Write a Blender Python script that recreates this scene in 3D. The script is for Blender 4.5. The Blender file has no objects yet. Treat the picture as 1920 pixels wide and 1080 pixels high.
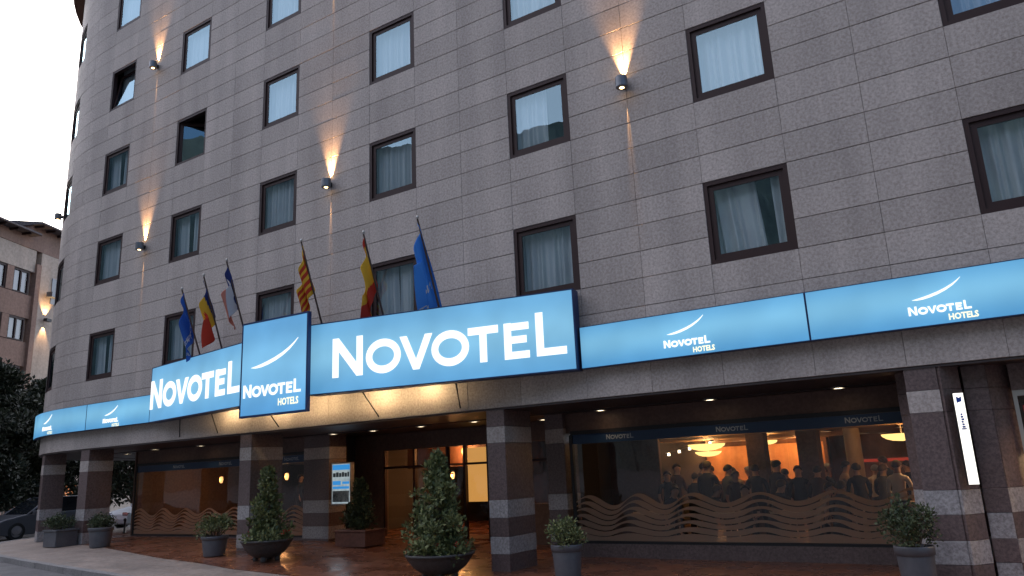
import bpy, math, random
from mathutils import Vector, Matrix

R = random.Random(7)
PI = math.pi
scene = bpy.context.scene
COL = scene.collection

# ------------------------------------------------------------------ camera
# world frame: X along the hotel front, Y into the building, Z up, front wall face at y = 0
YAW, PITCH, ROLL, FPX, CAMD, CAMH = 0.56854, 0.23839, -0.04598, 1410.657, 12.2034, 1.75
cam_d = bpy.data.cameras.new('camera')
cam = bpy.data.objects.new('camera', cam_d)
COL.objects.link(cam)
cy, sy, cp, sp, cr, sr = math.cos(YAW), math.sin(YAW), math.cos(PITCH), math.sin(PITCH), math.cos(ROLL), math.sin(ROLL)
fw = Vector((-sy * cp, cy * cp, sp)); r0 = Vector((cy, sy, 0)); u0 = r0.cross(fw)
right = r0 * cr + u0 * sr; up = -r0 * sr + u0 * cr
m = Matrix((right, up, -fw)).transposed().to_4x4()
m.translation = (0, -CAMD, CAMH)
cam.matrix_world = m
cam_d.sensor_width = 36
cam_d.lens = FPX / 1920 * 36
cam_d.clip_start = 0.1
cam_d.clip_end = 3000
scene.camera = cam

# ------------------------------------------------------------------ sky, sun, exposure
SUN_EL, SUN_AZ = math.radians(24), math.radians(-70)     # azimuth measured from +Y towards +X
SKY_STRENGTH = 0.15
world = bpy.data.worlds.new('World'); scene.world = world
world.use_nodes = True
wn, wl = world.node_tree.nodes, world.node_tree.links
wn.clear()
w_out = wn.new('ShaderNodeOutputWorld'); w_bg = wn.new('ShaderNodeBackground'); w_sky = wn.new('ShaderNodeTexSky')
w_sky.sky_type = 'NISHITA'; w_sky.sun_disc = False
w_sky.sun_elevation = SUN_EL; w_sky.sun_rotation = SUN_AZ
w_sky.air_density = 1.0; w_sky.dust_density = 1.2; w_sky.ozone_density = 2.5
w_bg.inputs['Strength'].default_value = SKY_STRENGTH
wl.new(w_sky.outputs[0], w_bg.inputs[0]); wl.new(w_bg.outputs[0], w_out.inputs[0])
sun_d = bpy.data.lights.new('sun', 'SUN'); sun_d.energy = 2.2; sun_d.angle = math.radians(178)
sun_d.color = (1, 0.91, 0.90)
sun = bpy.data.objects.new('sun', sun_d); COL.objects.link(sun)
sdir = Vector((math.sin(SUN_AZ) * math.cos(SUN_EL), math.cos(SUN_AZ) * math.cos(SUN_EL), math.sin(SUN_EL)))
sun.rotation_euler = sdir.to_track_quat('Z', 'Y').to_euler()
sun.location = (0, 0, 60)
scene.view_settings.view_transform = 'Standard'
scene.view_settings.look = 'None'
scene.view_settings.gamma = 1
scene.view_settings.use_curve_mapping = False
scene.view_settings.exposure = 1.0
scene.render.engine = 'CYCLES'
scene.cycles.use_denoising = True
scene.cycles.max_bounces = 7
scene.cycles.transparent_max_bounces = 16
scene.cycles.sample_clamp_indirect = 6

# ------------------------------------------------------------------ materials
K = 0.49      # level of every lit thing against the evening sky
def mat(name, col=(0.5, 0.5, 0.5), rough=0.6, metal=0.0, emit=None, es=0.0, spec=None):
    m = bpy.data.materials.new(name); m.use_nodes = True
    b = m.node_tree.nodes['Principled BSDF']
    b.inputs['Base Color'].default_value = (*col, 1)
    b.inputs['Roughness'].default_value = rough
    b.inputs['Metallic'].default_value = metal
    if spec is not None: b.inputs['Specular IOR Level'].default_value = spec
    if emit:
        b.inputs['Emission Color'].default_value = (*emit, 1)
        b.inputs['Emission Strength'].default_value = es
    return m

def grained(name, c1, c2, scale=40, rough=0.75, bump=0.15, island=0.0, fine=None, c3=None, dist=0.004, stain=0.12, rough2=None, metal=0):
    """speckled / weathered surface: two colours mixed by noise, tone varied piece by piece, fine relief"""
    m = mat(name, c1, rough, metal); nt = m.node_tree; N, L = nt.nodes, nt.links
    b = N['Principled BSDF']
    tc = N.new('ShaderNodeTexCoord')
    geo = N.new('ShaderNodeNewGeometry')
    n1 = N.new('ShaderNodeTexNoise'); n1.inputs['Scale'].default_value = scale; n1.inputs['Detail'].default_value = 5; n1.inputs['Roughness'].default_value = 0.7
    L.new(geo.outputs['Position'], n1.inputs['Vector'])
    cr_ = N.new('ShaderNodeValToRGB')
    cr_.color_ramp.elements[0].position = 0.36; cr_.color_ramp.elements[1].position = 0.64
    cr_.color_ramp.elements[0].color = (*c1, 1); cr_.color_ramp.elements[1].color = (*c2, 1)
    if c3:
        e = cr_.color_ramp.elements.new(0.5); e.color = (*c3, 1)
    L.new(n1.outputs['Fac'], cr_.inputs[0])
    last = cr_.outputs[0]
    # broad stains
    n2 = N.new('ShaderNodeTexNoise'); n2.inputs['Scale'].default_value = 0.9; n2.inputs['Detail'].default_value = 4
    mp = N.new('ShaderNodeMapping'); mp.inputs['Scale'].default_value = (1.7, 1.7, 0.28)
    L.new(geo.outputs['Position'], mp.inputs[0]); L.new(mp.outputs[0], n2.inputs['Vector'])
    mr = N.new('ShaderNodeMapRange'); mr.inputs[1].default_value = 0.3; mr.inputs[2].default_value = 0.7
    mr.inputs[3].default_value = 1 - stain; mr.inputs[4].default_value = 1 + stain
    L.new(n2.outputs['Fac'], mr.inputs[0])
    val = mr.outputs[0]
    if island:
        oi = N.new('ShaderNodeObjectInfo')
        ad = N.new('ShaderNodeMath'); ad.operation = 'ADD'
        L.new(oi.outputs['Random'], ad.inputs[0]); L.new(geo.outputs['Random Per Island'], ad.inputs[1])
        fr = N.new('ShaderNodeMath'); fr.operation = 'FRACT'; L.new(ad.outputs[0], fr.inputs[0])
        m2 = N.new('ShaderNodeMapRange'); m2.inputs[3].default_value = 1 - island; m2.inputs[4].default_value = 1 + island
        L.new(fr.outputs[0], m2.inputs[0])
        mu = N.new('ShaderNodeMath'); mu.operation = 'MULTIPLY'
        L.new(val, mu.inputs[0]); L.new(m2.outputs[0], mu.inputs[1]); val = mu.outputs[0]
    hs = N.new('ShaderNodeVectorMath'); hs.operation = 'SCALE'
    L.new(last, hs.inputs[0]); L.new(val, hs.inputs['Scale'])
    L.new(hs.outputs[0], b.inputs['Base Color'])
    if rough2 is not None:
        m3 = N.new('ShaderNodeMapRange'); m3.inputs[1].default_value = 0.35; m3.inputs[2].default_value = 0.65
        m3.inputs[3].default_value = rough; m3.inputs[4].default_value = rough2
        L.new(n2.outputs['Fac'], m3.inputs[0]); L.new(m3.outputs[0], b.inputs['Roughness'])
    if bump:
        n3 = N.new('ShaderNodeTexNoise'); n3.inputs['Scale'].default_value = fine or scale * 2; n3.inputs['Detail'].default_value = 4
        L.new(geo.outputs['Position'], n3.inputs['Vector'])
        bp_ = N.new('ShaderNodeBump'); bp_.inputs['Strength'].default_value = bump; bp_.inputs['Distance'].default_value = dist
        L.new(n3.outputs['Fac'], bp_.inputs['Height']); L.new(bp_.outputs[0], b.inputs['Normal'])
    return m

def glass(name, ior=1.5, tint=(0.9, 0.95, 0.95), rough=0.0, gain=1.0, refl=(.95, .98, 1)):
    """thin pane: fresnel mix of a mirror reflection and straight-through transparency"""
    m = bpy.data.materials.new(name); m.use_nodes = True; N, L = m.node_tree.nodes, m.node_tree.links
    N.clear()
    o = N.new('ShaderNodeOutputMaterial'); mx = N.new('ShaderNodeMixShader')
    t = N.new('ShaderNodeBsdfTransparent'); t.inputs[0].default_value = (*tint, 1)
    g = N.new('ShaderNodeBsdfGlossy'); g.inputs['Roughness'].default_value = rough
    g.inputs['Color'].default_value = (*refl, 1)
    # Schlick reflectance, the same from both sides of the pane
    gg = N.new('ShaderNodeNewGeometry'); dt = N.new('ShaderNodeVectorMath'); dt.operation = 'DOT_PRODUCT'
    L.new(gg.outputs['Incoming'], dt.inputs[0]); L.new(gg.outputs['Normal'], dt.inputs[1])
    ab = N.new('ShaderNodeMath'); ab.operation = 'ABSOLUTE'; L.new(dt.outputs['Value'], ab.inputs[0])
    su = N.new('ShaderNodeMath'); su.operation = 'SUBTRACT'; su.inputs[0].default_value = 1; L.new(ab.outputs[0], su.inputs[1])
    pw = N.new('ShaderNodeMath'); pw.operation = 'POWER'; pw.inputs[1].default_value = 5; L.new(su.outputs[0], pw.inputs[0])
    r0 = 2 * ((ior - 1) / (ior + 1)) ** 2
    f = N.new('ShaderNodeMath'); f.operation = 'MULTIPLY_ADD'; f.inputs[1].default_value = 1 - r0; f.inputs[2].default_value = r0; L.new(pw.outputs[0], f.inputs[0])
    # gentle waviness of float glass
    geo = N.new('ShaderNodeNewGeometry'); no = N.new('ShaderNodeTexNoise'); no.inputs['Scale'].default_value = 1.3
    L.new(geo.outputs['Position'], no.inputs['Vector'])
    bu = N.new('ShaderNodeBump'); bu.inputs['Strength'].default_value = 0.12; bu.inputs['Distance'].default_value = 0.03
    L.new(no.outputs['Fac'], bu.inputs['Height']); L.new(bu.outputs[0], g.inputs['Normal'])
    mu = N.new('ShaderNodeMath'); mu.operation = 'MULTIPLY'; mu.inputs[1].default_value = gain; mu.use_clamp = True
    L.new(f.outputs[0], mu.inputs[0])
    L.new(mu.outputs[0], mx.inputs[0]); L.new(t.outputs[0], mx.inputs[1]); L.new(g.outputs[0], mx.inputs[2])
    L.new(mx.outputs[0], o.inputs[0])
    return m

def emis(name, col, s=1.0, col2=None, scale=(1, 1, 1), amount=0.5):
    s *= K
    """self-lit surface; with col2 the tubes behind make it slightly uneven"""
    m = bpy.data.materials.new(name); m.use_nodes = True; N, L = m.node_tree.nodes, m.node_tree.links
    b = N['Principled BSDF']; b.inputs['Base Color'].default_value = (col[0] * .4, col[1] * .4, col[2] * .4, 1)
    b.inputs['Roughness'].default_value = 0.35
    b.inputs['Emission Color'].default_value = (*col, 1); b.inputs['Emission Strength'].default_value = s
    if col2:
        tc = N.new('ShaderNodeTexCoord'); mp = N.new('ShaderNodeMapping'); mp.inputs['Scale'].default_value = scale
        no = N.new('ShaderNodeTexNoise'); no.inputs['Scale'].default_value = 1; no.inputs['Detail'].default_value = 1
        L.new(tc.outputs['Object'], mp.inputs[0]); L.new(mp.outputs[0], no.inputs['Vector'])
        rp = N.new('ShaderNodeMapRange'); rp.inputs[1].default_value = 0.3; rp.inputs[2].default_value = 0.7
        L.new(no.outputs['Fac'], rp.inputs[0])
        mx = N.new('ShaderNodeMix'); mx.data_type = 'RGBA'
        mx.inputs[6].default_value = (*col, 1); mx.inputs[7].default_value = (*col2, 1)
        L.new(rp.outputs[0], mx.inputs[0]); L.new(mx.outputs[2], b.inputs['Emission Color'])
    return m

def lightbox_mat(name, edge, mid, s, z0, z1):
    """lit sign face: tubes along its middle, so its own light is stronger there than at top and bottom edge"""
    m = emis(name, mid, s); N, L = m.node_tree.nodes, m.node_tree.links
    b = N['Principled BSDF']
    tc = N.new('ShaderNodeTexCoord'); sx = N.new('ShaderNodeSeparateXYZ'); L.new(tc.outputs['Object'], sx.inputs[0])
    mr = N.new('ShaderNodeMapRange'); mr.inputs[1].default_value = z0; mr.inputs[2].default_value = z1
    L.new(sx.outputs['Z'], mr.inputs[0])
    rp = N.new('ShaderNodeValToRGB'); rp.color_ramp.interpolation = 'EASE'
    e = rp.color_ramp.elements; e[0].position = 0; e[0].color = (*edge, 1); e[1].position = 1; e[1].color = (*[a * .75 + c * .25 for a, c in zip(edge, mid)], 1)
    k = e.new(0.55); k.color = (*mid, 1)
    L.new(mr.outputs[0], rp.inputs[0])
    no = N.new('ShaderNodeTexNoise'); no.inputs['Scale'].default_value = 0.9; L.new(tc.outputs['Object'], no.inputs['Vector'])
    m2 = N.new('ShaderNodeMapRange'); m2.inputs[1].default_value = .3; m2.inputs[2].default_value = .7; m2.inputs[3].default_value = s * .82 * K; m2.inputs[4].default_value = s * 1.12 * K
    L.new(no.outputs['Fac'], m2.inputs[0])
    L.new(rp.outputs[0], b.inputs['Emission Color']); L.new(m2.outputs[0], b.inputs['Emission Strength'])
    return m

M = {}
M['granite'] = grained('granite_cladding', (0.305, 0.255, 0.225), (0.50, 0.435, 0.395), 22, 0.66, 0.12, island=0.09, fine=70, stain=0.15, c3=(0.40, 0.348, 0.315))
M['granite_light'] = grained('light_granite', (0.22, 0.20, 0.195), (0.44, 0.41, 0.40), 24, 0.6, 0.2, island=0.04, fine=70)
M['granite_dark'] = grained('dark_granite', (0.085, 0.058, 0.054), (0.17, 0.12, 0.113), 24, 0.45, 0.15, island=0.06, fine=70)
M['mortar'] = mat('mortar_joint', (0.20, 0.145, 0.12), 0.95)
M['brown_metal'] = mat('brown_window_metal', (0.036, 0.018, 0.017), 0.5, 0.1, spec=.3)
M['dark_metal'] = mat('dark_metal', (0.03, 0.03, 0.033), 0.45, 0.5)
M['grey_metal'] = mat('grey_lamp_metal', (0.16, 0.17, 0.19), 0.4, 0.6)
M['steel'] = mat('pale_steel', (0.45, 0.43, 0.40), 0.4, 0.8)
M['pane'] = glass('window_pane', 1.86, (0.89, 0.91, 0.92), refl=(.60, .87, 1))
M['shop_glass'] = glass('shop_glass', 1.4, (0.86, 0.86, 0.84))
M['curtain'] = mat('sheer_curtain', (0.46, 0.50, 0.52), 0.95)
M['room'] = mat('dark_room', (0.05, 0.045, 0.045), 0.9)
M['soffit'] = grained('dark_soffit_panel', (0.035, 0.025, 0.025), (0.05, 0.037, 0.035), 8, 0.5, 0.0)
M['brown_wall'] = grained('brown_wall', (0.10, 0.058, 0.045), (0.15, 0.09, 0.068), 14, 0.6, 0.1)
M['panel_wood'] = grained('brown_panelling', (0.12, 0.055, 0.03), (0.19, 0.09, 0.05), 9, 0.5, 0.05)
M['terracotta'] = None

# ------------------------------------------------------------------ mesh helpers
class MB:
    def __init__(s): s.v = []; s.f = []; s.mi = []; s.m = 0
    def add(s, vs, fs):
        o = len(s.v); s.v += [tuple(p) for p in vs]
        for f in fs: s.f.append(tuple(i + o for i in f)); s.mi.append(s.m)
        return s
    def box(s, x0, x1, y0, y1, z0, z1, fn=None):
        vs = [(x, y, z) for z in (z0, z1) for y in (y0, y1) for x in (x0, x1)]
        if fn: vs = [fn(*p) for p in vs]
        return s.add(vs, [(0, 2, 3, 1), (4, 5, 7, 6), (0, 1, 5, 4), (2, 6, 7, 3), (0, 4, 6, 2), (1, 3, 7, 5)])
    def longbox(s, x0, x1, y0, y1, z0, z1, fn, n):
        """box cut into n pieces along x so that fn can bend it"""
        vs = []; fs = []
        for i in range(n + 1):
            x = x0 + (x1 - x0) * i / n
            vs += [fn(x, y0, z0), fn(x, y1, z0), fn(x, y1, z1), fn(x, y0, z1)]
        for i in range(n):
            a = i * 4; b = a + 4
            for k in range(4):
                l = (k + 1) % 4
                fs.append((a + k, a + l, b + l, b + k)[::-1])
        fs.append((0, 1, 2, 3)); e = n * 4; fs.append((e + 3, e + 2, e + 1, e))
        return s.add(vs, fs)
    def quad(s, a, b, c, d): return s.add([a, b, c, d], [(0, 1, 2, 3)])
    def tube(s, pts, r, seg=10, caps=True):
        pts = [Vector(p) for p in pts]; rs = r if isinstance(r, (list, tuple)) else [r] * len(pts)
        vs = []; fs = []
        for i, p in enumerate(pts):
            d = (pts[min(i + 1, len(pts) - 1)] - pts[max(i - 1, 0)]).normalized()
            a = d.orthogonal().normalized() if abs(d.z) < 0.99 else Vector((1, 0, 0))
            if abs(d.z) >= 0.99: pass
            else:
                a = Vector((0, 0, 1)).cross(d).normalized()
            b = d.cross(a)
            for k in range(seg):
                t = 2 * PI * k / seg
                vs.append(p + (a * math.cos(t) + b * math.sin(t)) * rs[i])
        for i in range(len(pts) - 1):
            for k in range(seg):
                l = (k + 1) % seg
                fs.append((i * seg + k, i * seg + l, (i + 1) * seg + l, (i + 1) * seg + k))
        if caps:
            fs.append(tuple(range(seg))[::-1]); fs.append(tuple(range((len(pts) - 1) * seg, len(pts) * seg)))
        return s.add(vs, fs)
    def lathe(s, prof, c=(0, 0, 0), seg=28, arc=(0, 2 * PI)):
        vs = []; fs = []; full = abs(arc[1] - arc[0] - 2 * PI) < 1e-6; n = seg if full else seg + 1
        for r, z in prof:
            for k in range(n):
                t = arc[0] + (arc[1] - arc[0]) * k / seg
                vs.append((c[0] + r * math.cos(t), c[1] + r * math.sin(t), c[2] + z))
        for i in range(len(prof) - 1):
            for k in range(seg):
                l = (k + 1) % n
                fs.append((i * n + k, i * n + l, (i + 1) * n + l, (i + 1) * n + k))
        return s.add(vs, fs)
    def prism(s, poly, d0, d1, fn=None):
        """polygon in (u, v) given thickness d0..d1; fn(u, d, v) -> point"""
        fn = fn or (lambda u, d, v: (u, d, v)); n = len(poly)
        vs = [fn(u, d0, v) for u, v in poly] + [fn(u, d1, v) for u, v in poly]
        fs = [tuple(range(n)), tuple(range(n, 2 * n))[::-1]]
        for i in range(n):
            j = (i + 1) % n; fs.append((i, n + i, n + j, j))
        return s.add(vs, fs)
    def mesh(s, name, mats, smooth=False):
        me = bpy.data.meshes.new(name); me.from_pydata(s.v, [], s.f)
        for m_ in (mats if isinstance(mats, (list, tuple)) else [mats]): me.materials.append(m_)
        if len(set(s.mi)) > 1: me.polygons.foreach_set('material_index', s.mi)
        if smooth: me.polygons.foreach_set('use_smooth', [True] * len(me.polygons))
        me.update()
        return me
    def build(s, name, mats, parent=None, smooth=False, bevel=0, **props):
        o = bpy.data.objects.new(name, s.mesh(name, mats, smooth)); COL.objects.link(o)
        if parent is not None: o.parent = parent
        for k, v in props.items(): o[k] = v
        if bevel:
            b = o.modifiers.new('bevel', 'BEVEL'); b.width = bevel; b.segments = 2; b.limit_method = 'ANGLE'
        return o

def inst(name, me, parent=None, loc=(0, 0, 0), rz=0, **props):
    o = bpy.data.objects.new(name, me); COL.objects.link(o)
    if parent is not None: o.parent = parent
    o.location = loc; o.rotation_euler = (0, 0, rz)
    for k, v in props.items(): o[k] = v
    return o

def thing(name, label, cat, loc=(0, 0, 0), rz=0, group=None):
    o = bpy.data.objects.new(name, None); COL.objects.link(o)
    o.location = loc; o.rotation_euler = (0, 0, rz); o.empty_display_size = 0.2
    o['label'] = label; o['category'] = cat
    if group: o['group'] = group
    return o

def tag(o, label, cat, group=None):
    o['label'] = label; o['category'] = cat
    if group: o['group'] = group
    return o

def lamp(kind, parent, loc, energy, color, size=0.05, spot=None, blend=0.3, to=None):
    d = bpy.data.lights.new('bulb', kind); d.energy = energy * K; d.color = color
    if kind in ('POINT', 'SPOT'): d.shadow_soft_size = size
    if kind == 'AREA': d.shape = 'RECTANGLE'; d.size, d.size_y = size
    if spot: d.spot_size = spot; d.spot_blend = blend
    o = bpy.data.objects.new('bulb', d); COL.objects.link(o); o.parent = parent; o.location = loc
    if to is not None:
        o.rotation_euler = (Vector(loc) - Vector(to)).to_track_quat('Z', 'Y').to_euler()
    return o

# ------------------------------------------------------------------ ground
def G(x, y=0.0):
    xs = [-36, -22, -16, -8, 0, 30]; zs = [.25, .25, .20, -.05, -.06, -.06]
    x = min(max(x, -36), 30); z = zs[-1]
    for i in range(5):
        if x <= xs[i + 1]:
            t = (x - xs[i]) / (xs[i + 1] - xs[i]); t = max(0, min(1, t)); t = t * t * (3 - 2 * t)
            z = zs[i] + (zs[i + 1] - zs[i]) * t; break
    return z + 0.045 * max(-4.0, min(0.0, y))

KERB = [(14, -4.9), (6, -4.5), (0, -4.2), (-4, -3.95), (-8, -3.7), (-11, -3.45), (-14.1, -3.15), (-18.35, -2.6), (-21, -2.25), (-23.5, -1.8), (-26, -1.0),
        (-28.0, .3), (-29.2, 2.0), (-29.9, 4), (-30.2, 7), (-30.3, 12), (-30.4, 20), (-30.5, 34)]
TERR = [(14, -3.6), (6, -3.3), (0, -3.0), (-4, -2.5), (-8, -1.95), (-10.5, -1.75), (-13.7, -1.8), (-17, -1.25), (-19, -.8), (-21, -.35), (-23.5, .2),
        (-25.8, 1.1), (-27.0, 2.4), (-27.6, 4), (-27.9, 7), (-28, 12), (-28, 20), (-28, 34)]
INNER = [(14, 9), (6, 9), (0, 9), (-4, 9), (-8, 9), (-10.5, 9), (-13.7, 9), (-16, 9), (-18, 9), (-19, 9), (-19.5, 9),
         (-19.7, 9.2), (-19.8, 9.5), (-19.8, 10), (-19.8, 11), (-19.8, 13), (-19.8, 20), (-19.8, 34)]

def resamp(P, n=4):
    out = []
    for i in range(len(P) - 1):
        for k in range(n):
            t = k / n; out.append((P[i][0] * (1 - t) + P[i + 1][0] * t, P[i][1] * (1 - t) + P[i + 1][1] * t))
    return out + [P[-1]]

def sheet(A, B, nb, dz):
    mb = MB(); A = resamp(A); B = resamp(B); vs = []
    for a, b in zip(A, B):
        for k in range(nb + 1):
            t = k / nb; x = a[0] * (1 - t) + b[0] * t; y = a[1] * (1 - t) + b[1] * t
            vs.append((x, y, G(x, y) + dz))
    fs = []
    for i in range(len(A) - 1):
        for k in range(nb):
            p = i * (nb + 1) + k
            fs.append((p, p + nb + 1, p + nb + 2, p + 1)[::-1])
    return mb.add(vs, fs)

m_terr = grained('terracotta_paving', (0.15, 0.055, 0.032), (0.23, 0.09, 0.05), 7, 0.16, 0.12, fine=14, rough2=0.42, stain=0.18, dist=0.01)
# paver joints: procedural brick pattern drives colour and relief
def add_bricks(m, scale, mortar=(0.06, 0.03, 0.02), size=0.015, w=0.4, h=0.2, stren=0.6):
    N, L = m.node_tree.nodes, m.node_tree.links; b = N['Principled BSDF']
    geo = N.new('ShaderNodeNewGeometry'); br = N.new('ShaderNodeTexBrick')
    br.inputs['Scale'].default_value = scale; br.inputs['Mortar Size'].default_value = size
    br.inputs['Brick Width'].default_value = w; br.inputs['Row Height'].default_value = h
    br.inputs['Color1'].default_value = (1, 1, 1, 1); br.inputs['Color2'].default_value = (.8, .8, .8, 1); br.inputs['Mortar'].default_value = (.4, .4, .4, 1)
    L.new(geo.outputs['Position'], br.inputs['Vector'])
    src = b.inputs['Base Color'].links[0].from_socket
    mu = N.new('ShaderNodeVectorMath'); mu.operation = 'MULTIPLY'
    L.new(src, mu.inputs[0]); L.new(br.outputs['Color'], mu.inputs[1]); L.new(mu.outputs[0], b.inputs['Base Color'])
    bu = N.new('ShaderNodeBump'); bu.invert = True; bu.inputs['Strength'].default_value = stren; bu.inputs['Distance'].default_value = 0.004
    L.new(br.outputs['Fac'], bu.inputs['Height'])
    if b.inputs['Normal'].links: L.new(b.inputs['Normal'].links[0].from_socket, bu.inputs['Normal'])
    L.new(bu.outputs[0], b.inputs['Normal'])
add_bricks(m_terr, 1.0, w=0.6, h=0.3, size=0.008)
m_pave = grained('beige_pavement', (0.23, 0.18, 0.15), (0.34, 0.27, 0.225), 12, 0.5, 0.2, fine=60, rough2=0.75)
add_bricks(m_pave, 1.0, w=0.5, h=0.5, size=0.006, stren=0.3)
m_road = grained('asphalt', (0.075, 0.073, 0.075), (0.12, 0.115, 0.115), 45, 0.55, 0.5, fine=90, rough2=0.8, stain=0.2)
m_kerb = grained('kerb_stone', (0.16, 0.15, 0.145), (0.26, 0.245, 0.235), 25, 0.7, 0.2)

sheet(TERR, INNER, 6, 0).build('plaza', m_terr, kind='structure')
sheet(KERB, TERR, 3, -0.004).build('pavement', m_pave, kind='structure')
# kerb stones, one by one
kerb = thing('kerb', 'grey stone kerb edging the beige pavement beside the road', 'kerb')
kp = []
for (x0, y0), (x1, y1) in zip(KERB[2:-2], KERB[3:-1]):
    L_ = math.hypot(x1 - x0, y1 - y0); n = max(1, round(L_ / 1.0))
    for k in range(n):
        kp.append(((x0 + (x1 - x0) * k / n, y0 + (y1 - y0) * k / n), (x0 + (x1 - x0) * (k + 1) / n, y0 + (y1 - y0) * (k + 1) / n)))
for a, b in kp:
    d = Vector((b[0] - a[0], b[1] - a[1])); L_ = d.length; d.normalize(); nrm = Vector((-d.y, d.x))
    def f(u, v, z, a=a, d=d, nrm=nrm):
        x, y = a[0] + d.x * u + nrm.x * v, a[1] + d.y * u + nrm.y * v
        return (x, y, G(x, y) + z)
    MB().box(0.006, L_ - 0.006, 0.001, 0.16, -0.3, 0.006, f).build('kerb_stone', m_kerb, kerb, bevel=0.012)
# road and far ground: one sheet to the horizon, following the same slope 0.13 m lower
mb = MB(); xs = [-1500, -600, -200, -90, -60] + [-50 + 2 * i for i in range(41)] + [40, 60, 100, 300, 1500]
ys = [-1500, -500, -150, -60, -30, -15, -10, -8, -6, -5, -4, -3, -2, -1, 0, 2, 4, 8, 14, 24, 40, 70, 150, 500, 1500]
vs = [(x, y, G(x, y) - 0.13) for x in xs for y in ys]; ny = len(ys)
mb.add(vs, [(i * ny + j, (i + 1) * ny + j, (i + 1) * ny + j + 1, i * ny + j + 1) for i in range(len(xs) - 1) for j in range(ny - 1)])
mb.build('road', m_road, kind='structure')

# ------------------------------------------------------------------ mountains round the valley, behind the camera (they show in the panes)
def ridge(name, dist, el, amp, a0, a1, col, seed):
    r = random.Random(seed); mb = MB(); n = 150; ph = [r.uniform(0, 6.28) for _ in range(8)]
    rows = 9; vs = []
    for i in range(n + 1):
        a = a0 + (a1 - a0) * i / n
        h = el + amp * sum(math.sin(a * (3.1 * k + 2) * 1.9 + ph[k]) / (k + 1) for k in range(8)) * 0.6 + amp * r.uniform(-.12, .12)
        for j in range(rows):
            t = j / (rows - 1); dd = dist * (0.62 + 0.38 * t); z = math.tan(math.radians(h)) * dist * (t ** 1.15) - 2
            z += r.uniform(-1, 1) * dist * 0.012 * (0 < j < rows - 1)
            vs.append((dd * math.sin(a), dd * math.cos(a), z))
    fs = [(i * rows + j, (i + 1) * rows + j, (i + 1) * rows + j + 1, i * rows + j + 1) for i in range(n) for j in range(rows - 1)]
    mb.add(vs, fs)
    return mb.build(name, col, smooth=False, kind='structure')
m_mtn = grained('wooded_mountainside', (0.06, 0.075, 0.07), (0.12, 0.14, 0.125), 0.05, 0.95, 0)  # tone paled so the colour carries valley haze
ridge('mountain', 700, 25.6, 1.1, math.radians(100), math.radians(262), m_mtn, 3)

# ------------------------------------------------------------------ hotel: plan of the front (straight, then a round corner)
ARC_X, ARC_R = -24.0, 8.0
def wall(s, y, z):
    if s >= ARC_X: return (s, y, z)
    ph = (ARC_X - s) / ARC_R; rr = ARC_R - y
    return (ARC_X - rr * math.sin(ph), ARC_R - rr * math.cos(ph), z)
def wall_rz(s): return 0 if s >= ARC_X else -(ARC_X - s) / ARC_R

hotel = thing('hotel_building', 'large hotel clad in pinkish grey granite slabs with rounded corner', 'building')
W0, WP, WW, WH, Z0, FH = -23.422, 3.929, 1.4243, 1.4695, 4.989, 3.0
KMIN, KMAX = -5, 8
S_END = W0 + WP * KMAX + WW + 1.25
rows_z = []           # course boundaries
course_top = 20.32
for r in range(-1, 6):
    for d0, d1 in ((0, .49), (.49, .98), (.98, 1.4695), (1.4695, 1.98), (1.98, 2.49), (2.49, 3.0)):
        a, b = Z0 + 3 * r + d0, Z0 + 3 * r + d1
        rows_z.append((a, b, r, d0 < 1.46))
rows = [(3.90, 4.479, -1, False)] + [q for q in rows_z if q[0] >= 4.47 and q[1] <= course_top + 0.4]
rows = [q if q[1] <= course_top else (q[0], course_top, q[2], q[3]) for q in rows if q[0] < course_top - .1]
fascia_row = (2.95, 3.90, -2, False)
cols = []             # (s0, s1, window column?)
for k in range(KMIN, KMAX + 1):
    a = W0 + WP * k
    cols += [(a, a + WW, k), (a + WW, a + WW + (WP - WW) / 2, None), (a + WW + (WP - WW) / 2, a + WP, None)]

def cam_area(s0, s1, z0, z1):
    """projected size (px of a 1920 wide frame) of a wall patch and whether it is in the frame"""
    pts = [Vector(wall(s, 0, z)) - Vector((0, -CAMD, CAMH)) for s, z in ((s0, z0), (s1, z0), (s1, z1), (s0, z1))]
    q = []
    for p in pts:
        d = p.dot(fw)
        if d < 0.5: return 0
        q.append((960 + FPX * p.dot(right) / d, 540 - FPX * p.dot(up) / d))
    a = 0.5 * sum(q[i][0] * q[(i + 1) % 4][1] - q[(i + 1) % 4][0] * q[i][1] for i in range(4))
    cxm = sum(p[0] for p in q) / 4; cym = sum(p[1] for p in q) / 4
    if not (-40 < cxm < 1960 and -30 < cym < 1110): return 0
    return -a if a < 0 else 0

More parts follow.
